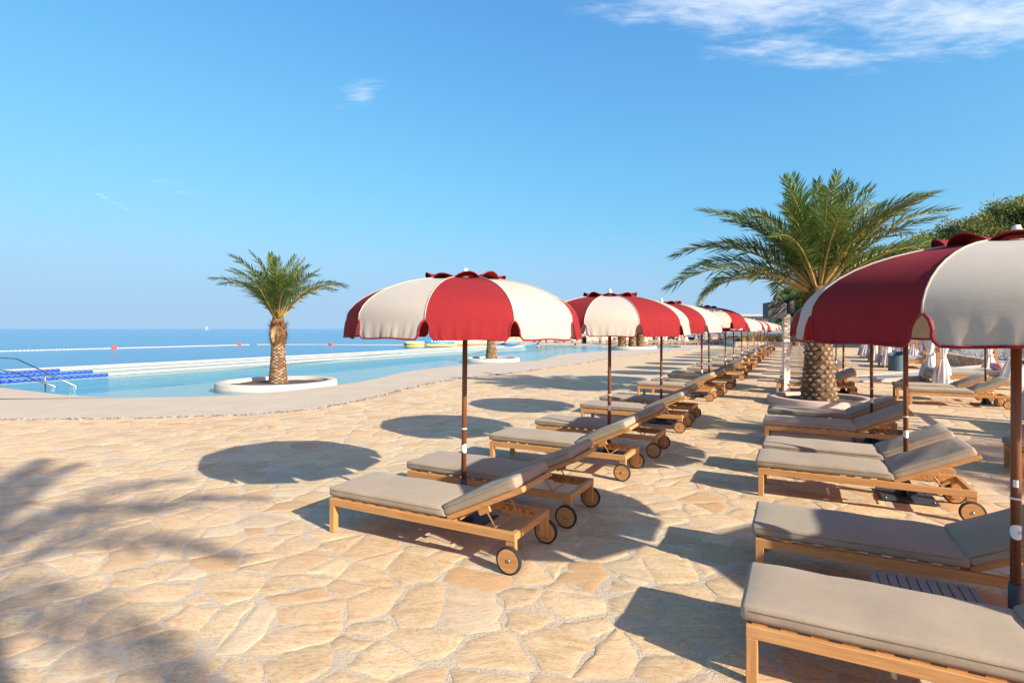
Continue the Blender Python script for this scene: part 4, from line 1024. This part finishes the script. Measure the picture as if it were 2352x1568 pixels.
daybed(XY(34.0, 4.0), VROT, 2.1, 2.3, 'curtained daybed with a pink bolster just behind the slate blue bin', DG, lab2='pink bolster on the daybed behind the slate blue bin')
daybed(XY(39.0, 4.0), VROT, 2.1, 2.3, 'curtained daybed second behind the slate blue bin', DG, lab2='pink bolster on the second daybed behind the bin')
daybed(XY(44.0, 4.0), VROT, 2.1, 2.3, 'curtained daybed farthest behind the slate blue bin', DG, boles=False)
FG = 'curtained cabanas behind the far pool end'
for k, x in enumerate([11.6, 14.4, 17.0, 19.6, 22.2, 25.2]):
    daybed((x, 71.0 - .15 * k, 0), R(-4), 2.05, 2.0, 'wooden cabana with white curtains behind the far pool end, %s from the left' % ORD[k], FG, slim=True, bolcol=maroon, lab2='dull pink bolster in the far cabana, %s from the left' % ORD[k])
for k, x in enumerate([11.2, 13.0, 14.7, 16.3, 17.9, 19.5, 21.1, 22.8, 24.4]):
    lounger(0, 0, 'far sunbed with raised back beyond the pool end, %s from the left' % ORD[k], 'far loungers in front of the cabanas', True, xy=(x, 69.2 - .1 * k, 0), rz=R(-8 + rnd.uniform(-4, 4)))

# ------------------------------------------------------------------ ramp, retaining walls, gravel bank on the right
rp = MB(); A = [(13.1, 20.7, -.01), (20.5, 22.0, .42), (21.4, 24.0, .42), (14.2, 22.9, -.01)]
ext = [(27, 23.2, .42), (27.6, 25.2, .42)]
top = A[:2] + [ext[0], ext[1]] + A[2:]
rp.add(top + [(x, y, -.05) for x, y, z in top], [tuple(range(6))] + [(k, k + 6, (k + 1) % 6 + 6, (k + 1) % 6) for k in range(6)])
tag(rp.build('ramp', ramp_m), kind='structure')
for nm, path in (('near', [A[0], A[1], ext[0]]), ('far', [A[3], A[2], ext[1]])):
    kb = MB(); vs = []
    for x, y, z in path:
        dy = -.14 if nm == 'near' else .14
        vs += [(x, y, -.05), (x, y, z + .06), (x, y + dy, z + .06), (x, y + dy, -.05)]
    fs = [(i * 4 + k, i * 4 + (k + 1) % 4, i * 4 + 4 + (k + 1) % 4, i * 4 + 4 + k) for i in range(2) for k in range(4)] + [(0, 1, 2, 3), (11, 10, 9, 8)]
    kb.add(vs, fs); tag(kb.build('kerb', pinkstone_m), kind='structure')
def stone_wall(name, a, b, h, thick, course, slen, label, z0=0, cap=True, seed=1):
    rg = random.Random(seed); A, B = Vector((*a, z0)), Vector((*b, z0)); L = (B - A).length; ang = math.atan2(B.y - A.y, B.x - A.x)
    o = empty(name, A, ang); tag(o, label, 'wall')
    core = MB().box(0, L, .03, thick - .03, 0, h - .01); core.build('mortar_core', mortar_m, o)
    vars_ = []
    for q in range(6):
        m = MB(); bm = bmesh.new(); bmesh.ops.create_cube(bm, size=1)
        for v in bm.verts: v.co += Vector((rg.uniform(-.05, .05), rg.uniform(-.04, .04), rg.uniform(-.06, .06)))
        bmesh.ops.bevel(bm, geom=bm.edges[:], offset=.09, segments=1, affect='EDGES'); bm.verts.index_update()
        m.add([v.co for v in bm.verts], [[v.index for v in f.verts] for f in bm.faces], 0, rg.random()); bm.free(); vars_.append(m.mesh('stone', wallstone_m))
    nc = max(1, int(round(h / course))); ch = h / nc; cnt = 0
    for c in range(nc):
        x = rg.uniform(-.1, 0) 
        while x < L:
            w = slen * rg.uniform(.6, 1.5); x1 = min(L, x + w); x0 = max(0, x)
            if x1 - x0 > .04:
                st = link('stone', vars_[rg.randrange(6)], o, ((x0 + x1) / 2, thick / 2, c * ch + ch / 2)); st.scale = (x1 - x0 - .012, thick * rg.uniform(.97, 1.06), ch * .95); cnt += 1
            x = x1
    return o
stone_wall('stone_wall', (31.0, 43.0), (21.6, 24.4), .56, .4, .14, .26, 'low tan rubble wall holding the gravel bank beyond the ramp', seed=2)
stone_wall('stone_wall', (25.0, 61.5), (33.5, 60.8), .56, .5, .19, .36, 'far low stone wall below the dry grass clumps', seed=3)
stone_wall('stone_wall', (28.0, 80.5), (45.0, 79.0), 1.05, .5, .26, .5, 'distant rubble wall behind the dry grass, below the boat yard', seed=4)
# bank of grey gravel behind the wall
gb = MB(); nx, ny = 16, 8; vs = []
for j in range(ny + 1):
    for i in range(nx + 1):
        t = i / nx; p = Vector((31.2, 43.2, 0)).lerp(Vector((21.9, 24.3, 0)), t); q = Vector((.90, -.44, 0)); d = j / ny * 16
        z = .50 + 2.3 * (1 - math.exp(-d / 9)) + .15 * noise.noise((i * .6, j * .6, 0)) * min(1, j); vs.append((p.x + q.x * d, p.y + q.y * d, z))
gb.add(vs, [(j * (nx + 1) + i, (j + 1) * (nx + 1) + i, (j + 1) * (nx + 1) + i + 1, j * (nx + 1) + i + 1) for j in range(ny) for i in range(nx)], 0, 0, True)
gbo = gb.build('gravel_bank', gravel_m); tag(gbo, kind='structure')
rnd.seed(44); gr = MB()
for _ in range(5200):
    t = rnd.random(); d = rnd.random() ** 1.3 * 12; p = Vector((31.2, 43.2, 0)).lerp(Vector((21.9, 24.3, 0)), t) + Vector((.90, -.44, 0)) * d
    z = .50 + 2.3 * (1 - math.exp(-d / 9)); s = rnd.uniform(.03, .07); an = rnd.uniform(0, 6)
    c = Vector((p.x, p.y, z + s * .2)); gr.add([c + Vector((cos(an + k * 2.1) * s, sin(an + k * 2.1) * s, 0)) for k in range(3)] + [c + Vector((rnd.uniform(-.02, .02), 0, s * .8))], [(0, 1, 3), (1, 2, 3), (2, 0, 3)], 0, rnd.random())
tag(gr.build('loose_gravel', pebble_m), 'grey and white loose gravel covering the bank', 'gravel', kind='stuff')
pb = empty('planter_box', (23.4, 25.0, .4), R(-25)); tag(pb, 'pinkish square concrete planter box on the bank above the wall', 'planter')
MB().box(-.45, .45, -.45, .45, -.1, .72, ch=.02).build('box', pinkstone_m, pb); MB().box(-.36, .36, -.36, .36, .722, .74).build('soil', soil, pb)

# ------------------------------------------------------------------ leafy things: pines, shrubs, grass clumps
def tuft_crown(lobes, per, size, seed, leaf=.16):
    rg = random.Random(seed); mb = MB()
    for (cx, cy, cz, r) in lobes:
        for _ in range(per):
            d = Vector((rg.gauss(0, 1), rg.gauss(0, 1), rg.gauss(0, .8))).normalized(); rr = r * rg.uniform(.55, 1.05) ** .6
            c = Vector((cx, cy, cz)) + d * rr; base = rg.random() * .6 + .25 * (d.z > .2)
            for _ in range(8):
                e = (d * .7 + Vector((rg.gauss(0, .6), rg.gauss(0, .6), rg.gauss(.25, .5)))).normalized(); s_ = e.cross(Vector((rg.gauss(0, 1), rg.gauss(0, 1), rg.gauss(0, 1)))).normalized() * leaf * .30
                q = c + Vector((rg.gauss(0, size), rg.gauss(0, size), rg.gauss(0, size))) * .5
                mb.add([q - s_, q + s_, q + e * leaf * rg.uniform(.8, 1.6)], [(0, 1, 2)], 0, min(1, max(0, base + rg.uniform(-.15, .3))))
    return mb
def pine_variant(seed, H, Wd):
    rg = random.Random(seed); lobes = []; br = MB(); tr = MB()
    tp = [Vector((0, 0, 0)), Vector((.15, .1, H * .3)), Vector((-.1, .2, H * .6)), Vector((.1, 0, H * .92))]
    tr.tube(tp, lambda s: .26 * (1 - s) + .05, 9)
    for k in range(26):
        t = .28 + .70 * (k + rg.random()) / 26; z = H * t; a = k * 2.4 + rg.uniform(-.4, .4); w = Wd * (1.0 - .75 * max(0, (t - .45) / .55) ** 1.4) * (.55 + .45 * min(1, (t - .2) / .25)) * rg.uniform(.65, 1.1)
        p0_ = Vector((0, 0, z)); p1 = Vector((cos(a) * w, sin(a) * w, z + w * rg.uniform(.05, .35))); br.tube([p0_, p0_.lerp(p1, .5) + Vector((0, 0, -.1)), p1], lambda s: .07 * (1 - s) + .015, 5)
        lobes.append((p1.x, p1.y, p1.z, rg.uniform(.65, 1.15) * Wd * .30)); q = p0_.lerp(p1, .6); lobes.append((q.x, q.y, q.z + .3, rg.uniform(.5, .9) * Wd * .28))
        if rg.random() < .4: lobes.append((p1.x * 1.15, p1.y * 1.15, p1.z - .3, Wd * .16))
    return tr.mesh('trunk', bark_m), br.mesh('limbs', bark_m), tuft_crown(lobes, 80, .34, seed + 3, .165).mesh('crown', pine_m)
PINES = [pine_variant(s, 9.0, 3.0) for s in (3, 8, 15)]
HILL = lambda x, y: max(0.0, min(7.0, (x * .8 - y * .15 - 24) * .13))
for k, (x, y, sc, v) in enumerate([(50.5, 60, 1.5, 0), (54.5, 60, 1.62, 1), (47.5, 62, 1.36, 2), (44.0, 60, 1.3, 1), (41.5, 62, 1.25, 0), (37.5, 58, 1.12, 2), (58, 62, 1.7, 2), (58, 57, 1.66, 0), (46.5, 55, 1.05, 0), (47, 92, 1.06, 1), (34.5, 66, .75, 1), (63, 66, 1.7, 2)]):
    o = empty('pine_tree', (x, y, HILL(x, y) - .1), rnd.uniform(0, 6)); o.scale = (sc * 1.05, sc * 1.05, sc * .93)
    tag(o, ['tall sunlit pine left of the right picture corner', 'tallest pine at the right picture edge', 'mid-height pine behind the parasol top', 'yellow-green rounded pine right of the big palm', 'pine showing through the big palm fronds', 'low pine right behind the big palm crown', 'pine behind the near parasol, right side', 'dark pine partly cut by the right picture edge', 'bushy pine just above the near red panel', 'lone dark pine behind the speaker post', 'small pine low behind the big palm trunk', 'back-row pine at the far right'][k], 'pine tree', 'pines on the slope at right')
    for nm, me in zip(('trunk', 'limbs', 'crown'), PINES[v]): link(nm, me, o)
# hillside under the pines
hm = MB(); vs = []; nx, ny = 20, 20
for j in range(ny + 1):
    for i in range(nx + 1):
        x = 32 + 90 * i / nx; y = 10 + 100 * j / ny; vs.append((x, y, HILL(x, y) - .12 if HILL(x, y) > .02 else -.2))
hm.add(vs, [(j * (nx + 1) + i, j * (nx + 1) + i + 1, (j + 1) * (nx + 1) + i + 1, (j + 1) * (nx + 1) + i) for j in range(ny) for i in range(nx)], 0, 0, True)
tag(hm.build('hillside', m_concrete('dry_earth', (.16, .13, .07), (.22, .17, .09), 6, .6, .6, .95, (.06, .08, .02))), kind='structure')
SHRUB = [tuft_crown([(rg_.uniform(-.7, .7), rg_.uniform(-.5, .5), rg_.uniform(.5, 1.3), rg_.uniform(.45, .7)) for _ in range(8)], 34, .2, s, .15).mesh('foliage', shrub_m) for s, rg_ in ((5, random.Random(5)), (6, random.Random(6)))]
STEM = MB().tube([(0, 0, -.1), (.05, .03, .8)], .06, 6).mesh('stem', bark_m)
for k, (x, y, z, sc, lab) in enumerate([(28.6, 34.0, .9, 1.0, 'dark green shrub on the gravel bank behind the near parasol pole'), (31.5, 37.5, 1.2, 1.2, 'shrub farther up the gravel bank'), (33.0, 62.5, .5, .8, 'green shrub at the right end of the far stone wall'), (35.2, 64, .3, 1.0, 'green shrub right behind the far stone wall')]):
    o = empty('shrub', (x, y, z), k * 1.3); o.scale = (sc, sc, sc); tag(o, lab, 'shrub', 'shrubs on the right'); link('foliage', SHRUB[k % 2], o); link('stem', STEM, o)
def grass_mesh(seed):
    rg = random.Random(seed); mb = MB()
    for _ in range(230):
        a = rg.uniform(0, 2 * pi); r = rg.random() ** .7 * .16; p = Vector((r * cos(a), r * sin(a), 0)); lean = rg.uniform(.1, .75) * (.4 + r * 4); h = rg.uniform(.55, 1.0)
        q = p + Vector((cos(a) * lean * .25, sin(a) * lean * .25, h * .65)); e = p + Vector((cos(a) * lean * .7, sin(a) * lean * .7, h)); w = Vector((-sin(a), cos(a), 0)) * .012
        mb.add([p - w, p + w, q + w, q - w, e], [(0, 1, 2, 3), (3, 2, 4)], 0, rg.random())
    return mb.mesh('blades', grass_m)
GRASS = [grass_mesh(s) for s in (1, 2, 3)]
gx = [26.0, 26.9, 27.9, 28.5, 29.3, 30.1, 30.8, 31.6, 32.3, 33.0]
for k, x in enumerate(gx):
    o = empty('grass_clump', (x + rnd.uniform(-.15, .15), 61.7 + rnd.uniform(-.2, .5), .45), k); s_ = rnd.uniform(.95, 1.35); o.scale = (s_ * 1.3, s_ * 1.3, s_); tag(o, 'dry golden grass clump above the far stone wall, %s from the left' % ORD[k], 'grass clump', 'dry grass clumps above the far stone wall'); link('blades', GRASS[k % 3], o)
prism('planting_bed', [(25.1, 61.6), (33.6, 60.9), (45, 79.3), (28, 80.6)], -.05, .44, m_concrete('bed_gravel', (.52, .43, .32), (.58, .49, .38), 20, .6, .4))

# ------------------------------------------------------------------ far quay with railing banners, boat yard
qa, qb = Vector((-11.0, 88.5, 0)), Vector((30.0, 97.5, 0)); qd = (qb - qa).normalized(); qn = Vector((-qd.y, qd.x, 0)); qr = math.atan2(qd.y, qd.x); QL = (qb - qa).length
qo = empty('quay', (qa.x, qa.y, 0), qr); tag(qo, 'old tan stone quay wall across the far side of the pool', 'quay')
x = 0; rq = random.Random(4); k = 0
while x < QL - .5:
    w = min(QL - x, rq.uniform(3.4, 5.2)); MB().box(x + .02, x + w - .02, -.02 + rq.uniform(-.03, .03), 7, -1.6, .74 + rq.uniform(-.03, .03), ch=.03).build('quay_block', quay_m, qo); x += w
MB().box(2.2, QL, -.12, -.06, -1.6, -.42).build('algae_band', m_concrete('algae_stain', (.30, .19, .08), (.38, .26, .12), 1.8, .6, .7, .9, (.12, .07, .03)), qo)
eb = MB(); eb.box(-1.2, -.02, -.5, 7, -1.6, .62, ch=.25); eb.build('end_block', quay_d, qo)
for q in range(9): MB().box(6 + q * 2.9, 6.35 + q * 2.9, -.075, -.055, .22, .48).build('vent_niche', quay_d, qo)  # flat plates on the wall, recess shade painted in their dark colour
ld = empty('quay_ladder', qa + qd * 9.0 - qn * .2, qr); tag(ld, 'rusty steel ladder fixed to the quay wall left of the second pool palm', 'ladder')
for s_ in (-.22, .22): MB().tube([(s_, 0, -1.1), (s_, 0, .95), (s_, .35, 1.0)], .03, 6).build('stile', bark_m, ld)
for q in range(7): MB().tube([(-.22, 0, -.9 + q * .26), (.22, 0, -.9 + q * .26)], .02, 5).build('rung', bark_m, ld)
rlg = empty('railing', qa + qn * 6, qr); tag(rlg, 'thin steel railing along the seaward edge of the quay', 'railing')
for q in range(24): MB().tube([(8 + q * 1.42, 0, .7), (8 + q * 1.42, 0, 1.62)], .03, 5).build('post', steel, rlg)
for z in (1.02, 1.6): MB().tube([(8, 0, z), (8 + 23 * 1.42, 0, z)], .02, 5).build('rail', steel, rlg)
banner_m = m_plain('banner_navy', (.02, .06, .22), .6)
for q in range(20):
    o = empty('banner', qa + qn * 5.93 + qd * (9.2 + q * 1.42) + Vector((0, 0, 1.08)), qr); tag(o, 'navy banner with white ship mark on the quay railing, %s from the left' % ORD[q], 'banner', 'navy banners on the quay railing')
    MB().box(-.5, .5, -.012, .012, 0, .46).build('cloth', banner_m, o)
    mk = MB(); mk.add([(-.30, -.016, .20), (.10, -.016, .20), (.06, -.016, .14), (-.24, -.016, .14), (-.14, -.016, .22), (-.04, -.016, .36), (.06, -.016, .22)], [(0, 3, 2, 1), (4, 6, 5)]); mk.add([(-.32, -.016, .06), (.34, -.016, .06), (.34, -.016, .10), (-.32, -.016, .10)], [(0, 1, 2, 3)]); mk.build('mark', white_pl, o)
# steel stairs at the pool corner
sg = empty('steel_steps', (5.6, 78.5, 0), R(5)); tag(sg, 'grey steel steps with handrails at the far pool corner', 'steps')
for k in range(4):
    y = k * .55
    MB().tube([(-2.4, y, .1), (-.9, y, 1.35), (3.2, y, 1.35), (3.2, y, -.2)], .045, 6).build('handrail', steel, sg); MB().tube([(-1.7, y, .1), (-.6, y, .85), (3.2, y, .85)], .035, 6).build('midrail', steel, sg)
    for x in (-.6, .7, 2.0): MB().tube([(x, y, -.3), (x, y, 1.35)], .04, 6).build('upright', steel, sg)
for k in range(5): MB().box(3.2 - k * .4 - 1.2, 3.2 - k * .4 - .8, -.05, 1.7, .5 - k * .14, .55 - k * .14).build('tread', steel, sg)
# boat yard behind
by = MB(); by.add([(27.5, 80.4, .98), (45, 79, .98), (75, 85, 2.0), (80, 140, 2.2), (30, 130, 1.3)], [(0, 1, 2, 3, 4)]); tag(by.build('boat_yard', asphalt_m), kind='structure')
bd = empty('boat_shed', (50.5, 118, 1.4), R(-3)); tag(bd, 'long low blue-grey boat shed with flat overhanging roof', 'building')
MB().box(0, 18, 0, 9, 0, 3.2).build('wall', build_m, bd); MB().box(-5.5, 18.6, -1.6, 9.6, 3.2, 3.75, ch=.03).build('roof', slab_m, bd)
for x in (1.2, 6.4, 11.5):
    w_ = MB().box(x, x + 2.0, -.06, .02, 2.1, 2.8).build('window', white_pl, bd); MB().box(x + .12, x + 1.88, -.09, -.055, 2.2, 2.7).build('pane', glass_d, w_)
MB().box(7.6, 10.6, -.08, .0, 0, 2.0).build('door', glass_d, bd)
for x in (-5.0, -1.8): MB().tube([(x, -1.2, 0), (x, -1.2, 3.2)], .12, 8).build('column', build_m, bd)
bt = empty('covered_boat', (49.0, 106.5, 1.3), R(-4)); tag(bt, 'black covered motor boat on stands before the boat shed', 'boat')
vs = []; st = [(-2.6, .75, .35, 1.45), (-1.4, .95, .15, 1.75), (0, 1.0, .1, 1.8), (1.4, .75, .25, 1.6), (2.3, .35, .5, 1.3), (2.75, .04, .85, 1.05)]
for x, hw, z0, z1 in st: vs += [(x * 1.05, -hw, .55 + z0), (x * 1.05, 0, .3 + z0), (x * 1.05, hw, .55 + z0), (x * 1.05, hw * .8, .3 + z1 * .8), (x * 1.05, 0, .4 + z1), (x * 1.05, -hw * .8, .3 + z1 * .8)]
hl = MB(); hl.add(vs, [tuple(range(6))] + [(i * 6 + k, i * 6 + 6 + k, i * 6 + 6 + (k + 1) % 6, i * 6 + (k + 1) % 6) for i in range(5) for k in range(6)] + [tuple(range(35, 29, -1))], 0, 0, False); hl.build('hull_cover', bag_m, bt)
for x in (-1.5, 1.0): MB().box(x - .12, x + .12, -.6, .6, 0, .5).build('stand', dark_metal, bt)
MB().box(-3.4, -2.7, -.3, .3, .7, 1.5, ch=.1).build('outboard', white_pl, bt)
b3 = empty('moored_boat', (39.5, 108, -.2), R(12)); tag(b3, 'small grey boat with cabin moored behind the cabanas', 'boat')
vs = []
for x, hw, z0, z1 in ((-3.2, 1.1, .2, 1.2), (0, 1.25, 0, 1.2), (2.2, .9, .15, 1.35), (3.6, .05, .8, 1.6)): vs += [(x, -hw, z1), (x, -hw * .6, z0), (x, hw * .6, z0), (x, hw, z1)]
hl = MB(); hl.add(vs, [(0, 1, 2, 3)] + [(i * 4 + k, i * 4 + 4 + k, i * 4 + 4 + (k + 1) % 4, i * 4 + (k + 1) % 4) for i in range(3) for k in range(4)]); hl.build('hull', build_m, b3); MB().box(-1.4, .9, -.8, .8, 1.25, 2.3, ch=.12).build('cabin', white_pl, b3)
# folded striped parasols far off
for k, (x, y) in enumerate([(46.8, 95.0), (49.0, 96.2)]):
    o = empty('folded_parasol', (x, y, 1.05)); tag(o, ['folded striped parasol just left of the speaker post, far behind', 'folded striped parasol just right of the speaker post, far behind'][k], 'parasol', 'folded parasols by the boat yard')
    MB().tube([(0, 0, 0), (0, 0, 2.7)], .035, 8).build('pole', pole_wood, o); m = MB(); n = 16; prof = [(.30, .75), (.26, 1.2), (.17, 1.9), (.06, 2.55)]
    vs = [(r * cos(2 * pi * q / n) * (1 if q % 2 else .8), r * sin(2 * pi * q / n) * (1 if q % 2 else .8), z) for r, z in prof for q in range(n)]
    for q in range(n): m.add([vs[i * n + (q + j) % n] for i in range(4) for j in (0, 1)], [(0, 1, 3, 2), (2, 3, 5, 4), (4, 5, 7, 6)], (q // 2) % 2)
    m.build('folded_canopy', [red, cream], o)
# small feathery palms in pots by the cabanas
for k, x in enumerate([14.2, 19.0, 22.0, 24.7]):
    palm((x, 73.4, 0), .45, .2, .16, 9, 1.1, 25, 80, 'small young palm between the far cabanas, %s from the left' % ORD[k], 'young palms between the cabanas', seed=50 + k, rows=5, around=7, drymode=0, maxb=1.2)

# ------------------------------------------------------------------ bathers, cyclist and bicycle
def figure(name, loc, rz, joints, edges, radii, mats, label, sub=2):
    me = bpy.data.meshes.new(name); me.from_pydata([Vector(j) for j in joints], edges, []); ob = bpy.data.objects.new(name, me); C.objects.link(ob)
    sk = ob.modifiers.new('skin', 'SKIN'); sk.use_smooth_shade = True
    for i, r in enumerate(radii): me.skin_vertices[0].data[i].radius = (r, r) if not isinstance(r, tuple) else r
    me.skin_vertices[0].data[0].use_root = True
    sb = ob.modifiers.new('sub', 'SUBSURF'); sb.levels = sb.render_levels = sub
    dg = bpy.context.evaluated_depsgraph_get(); m2 = bpy.data.meshes.new_from_object(ob.evaluated_get(dg)); bpy.data.objects.remove(ob)
    m2.materials.clear(); m2.materials.append(mats)
    for p in m2.polygons: p.use_smooth = True
    return m2
root = empty('person', (9.6, 75.3, 0), R(10)); tag(root, 'bare-backed person in dark shorts bending over a black bag beside a bicycle', 'person')
J = [(0, 0, .90), (.12, 0, 1.05), (.38, 0, 1.22), (.52, 0, 1.24), (.66, 0, 1.20), (0, .11, .86), (.04, .13, .48), (-.02, .14, .07), (.12, .14, .03), (0, -.11, .86), (.08, -.13, .48), (.02, -.14, .07), (.16, -.14, .03),
     (.44, .19, 1.18), (.52, .22, .92), (.60, .18, .68), (.63, .17, .58), (.44, -.19, 1.18), (.52, -.22, .92), (.60, -.18, .68), (.63, -.17, .58)]
Ed = [(0, 1), (1, 2), (2, 3), (3, 4), (0, 5), (5, 6), (6, 7), (7, 8), (0, 9), (9, 10), (10, 11), (11, 12), (2, 13), (13, 14), (14, 15), (15, 16), (2, 17), (17, 18), (18, 19), (19, 20)]
Ra = [.15, .145, .165, .065, .10, .10, .065, .04, .035, .10, .065, .04, .035, .065, .048, .036, .04, .065, .048, .036, .04]
link('body', figure('body', None, 0, J, Ed, Ra, skin, ''), root)
Js = [(0, 0, .93), (.06, 0, 1.0), (0, .11, .86), (.03, .12, .60), (0, -.11, .86), (.05, -.12, .60)]
link('shorts', figure('shorts', None, 0, Js, [(0, 1), (0, 2), (2, 3), (0, 4), (4, 5)], [.17, .16, .118, .10, .118, .10], shorts_m, ''), root)
MB().lathe([(0, -.06), (.09, -.03), (.108, .03), (.09, .09), (0, .115)], 14, 0, Matrix.Translation((.67, 0, 1.25))).build('hair', hair, root)
bg_ = empty('backpack', (9.9, 74.9, 0)); tag(bg_, 'upright black bag on the ground in front of the bending person', 'bag')
vs, fs = rounded(.5, .4, .95, .1, 4, 4, .03, 2); m = MB(); m.add([v + Vector((-.25, 0, 0)) for v in vs], fs, 0, 0, True); m.build('bag_body', bag_m, bg_); MB().tube([(-.1, -.2, .9), (-.1, -.26, 1.02), (.1, -.26, 1.02), (.1, -.2, .9)], .02, 6).build('handle', bag_m, bg_)
bk = empty('bicycle', (10.75, 74.9, 0), R(5)); tag(bk, 'white bicycle parked beside the bending person at the pool end', 'bicycle')
for x in (-.53, .53):
    t_ = MB(); t_.tube([(x + .33 * cos(2 * pi * q / 24), 0, .35 + .33 * sin(2 * pi * q / 24)) for q in range(24)], .025, 6, closed=True); wh = t_.build('wheel', black_rubber, bk)
    s_ = MB(); 
    for q in range(8): s_.tube([(x, 0, .35), (x + .32 * cos(q * pi / 4), 0, .35 + .32 * sin(q * pi / 4))], .006, 4)
    s_.build('spokes', steel, wh)
fr = MB()
for a, b in (((-.53, .35), (-.18, .33)), ((-.18, .33), (-.28, .85)), ((-.25, .72), (.36, .82)), ((-.18, .33), (.38, .70)), ((-.53, .35), (-.26, .75)), ((.34, .95), (.53, .35))): fr.tube([(a[0], 0, a[1]), (b[0], 0, b[1])], .026, 6)
fr.build('frame', white_pl, bk); MB().box(-.42, -.16, -.06, .06, .86, .92, ch=.02).build('saddle', black_rubber, bk); MB().tube([(.30, -.28, 1.0), (.36, -.1, .97), (.36, .1, .97), (.30, .28, 1.0)], .016, 6).build('handlebar', black_rubber, bk)
def swimmer(loc, rz, lab):
    o = empty('person', loc, rz); tag(o, lab, 'person', 'people swimming in the pool')
    Jw = [(0, 0, -.25), (0, 0, .02), (0, 0, .10), (.01, 0, .18), (.02, 0, .30), (0, .17, -.02), (.02, .24, -.28), (0, -.17, -.02), (.02, -.24, -.28)]
    link('body', figure('body', None, 0, Jw, [(0, 1), (1, 2), (2, 3), (3, 4), (1, 5), (5, 6), (1, 7), (7, 8)], [(.17, .12), (.15, .10), .06, .09, .085, .07, .05, .07, .05], skin, ''), o)
    MB().lathe([(.105, .0), (.118, .05), (.11, .12), (.07, .165), (0, .175)], 14, 0, Matrix.Translation((-.01, 0, .22)), True).build('hair', hair, o)
    for s_ in (-1, 1): MB().lathe([(0, -.02), (.025, 0), (0, .03)], 8, 0, Matrix.Translation((.01, s_ * .098, .24))).build('ear', skin, o)
swimmer((3.05, 64.0, -.03), R(70), 'dark-haired swimmer beside the far end of the near lane rope')
swimmer((7.2, 62.5, -.03), R(120), 'swimmer in front of the steel steps at the far pool corner')
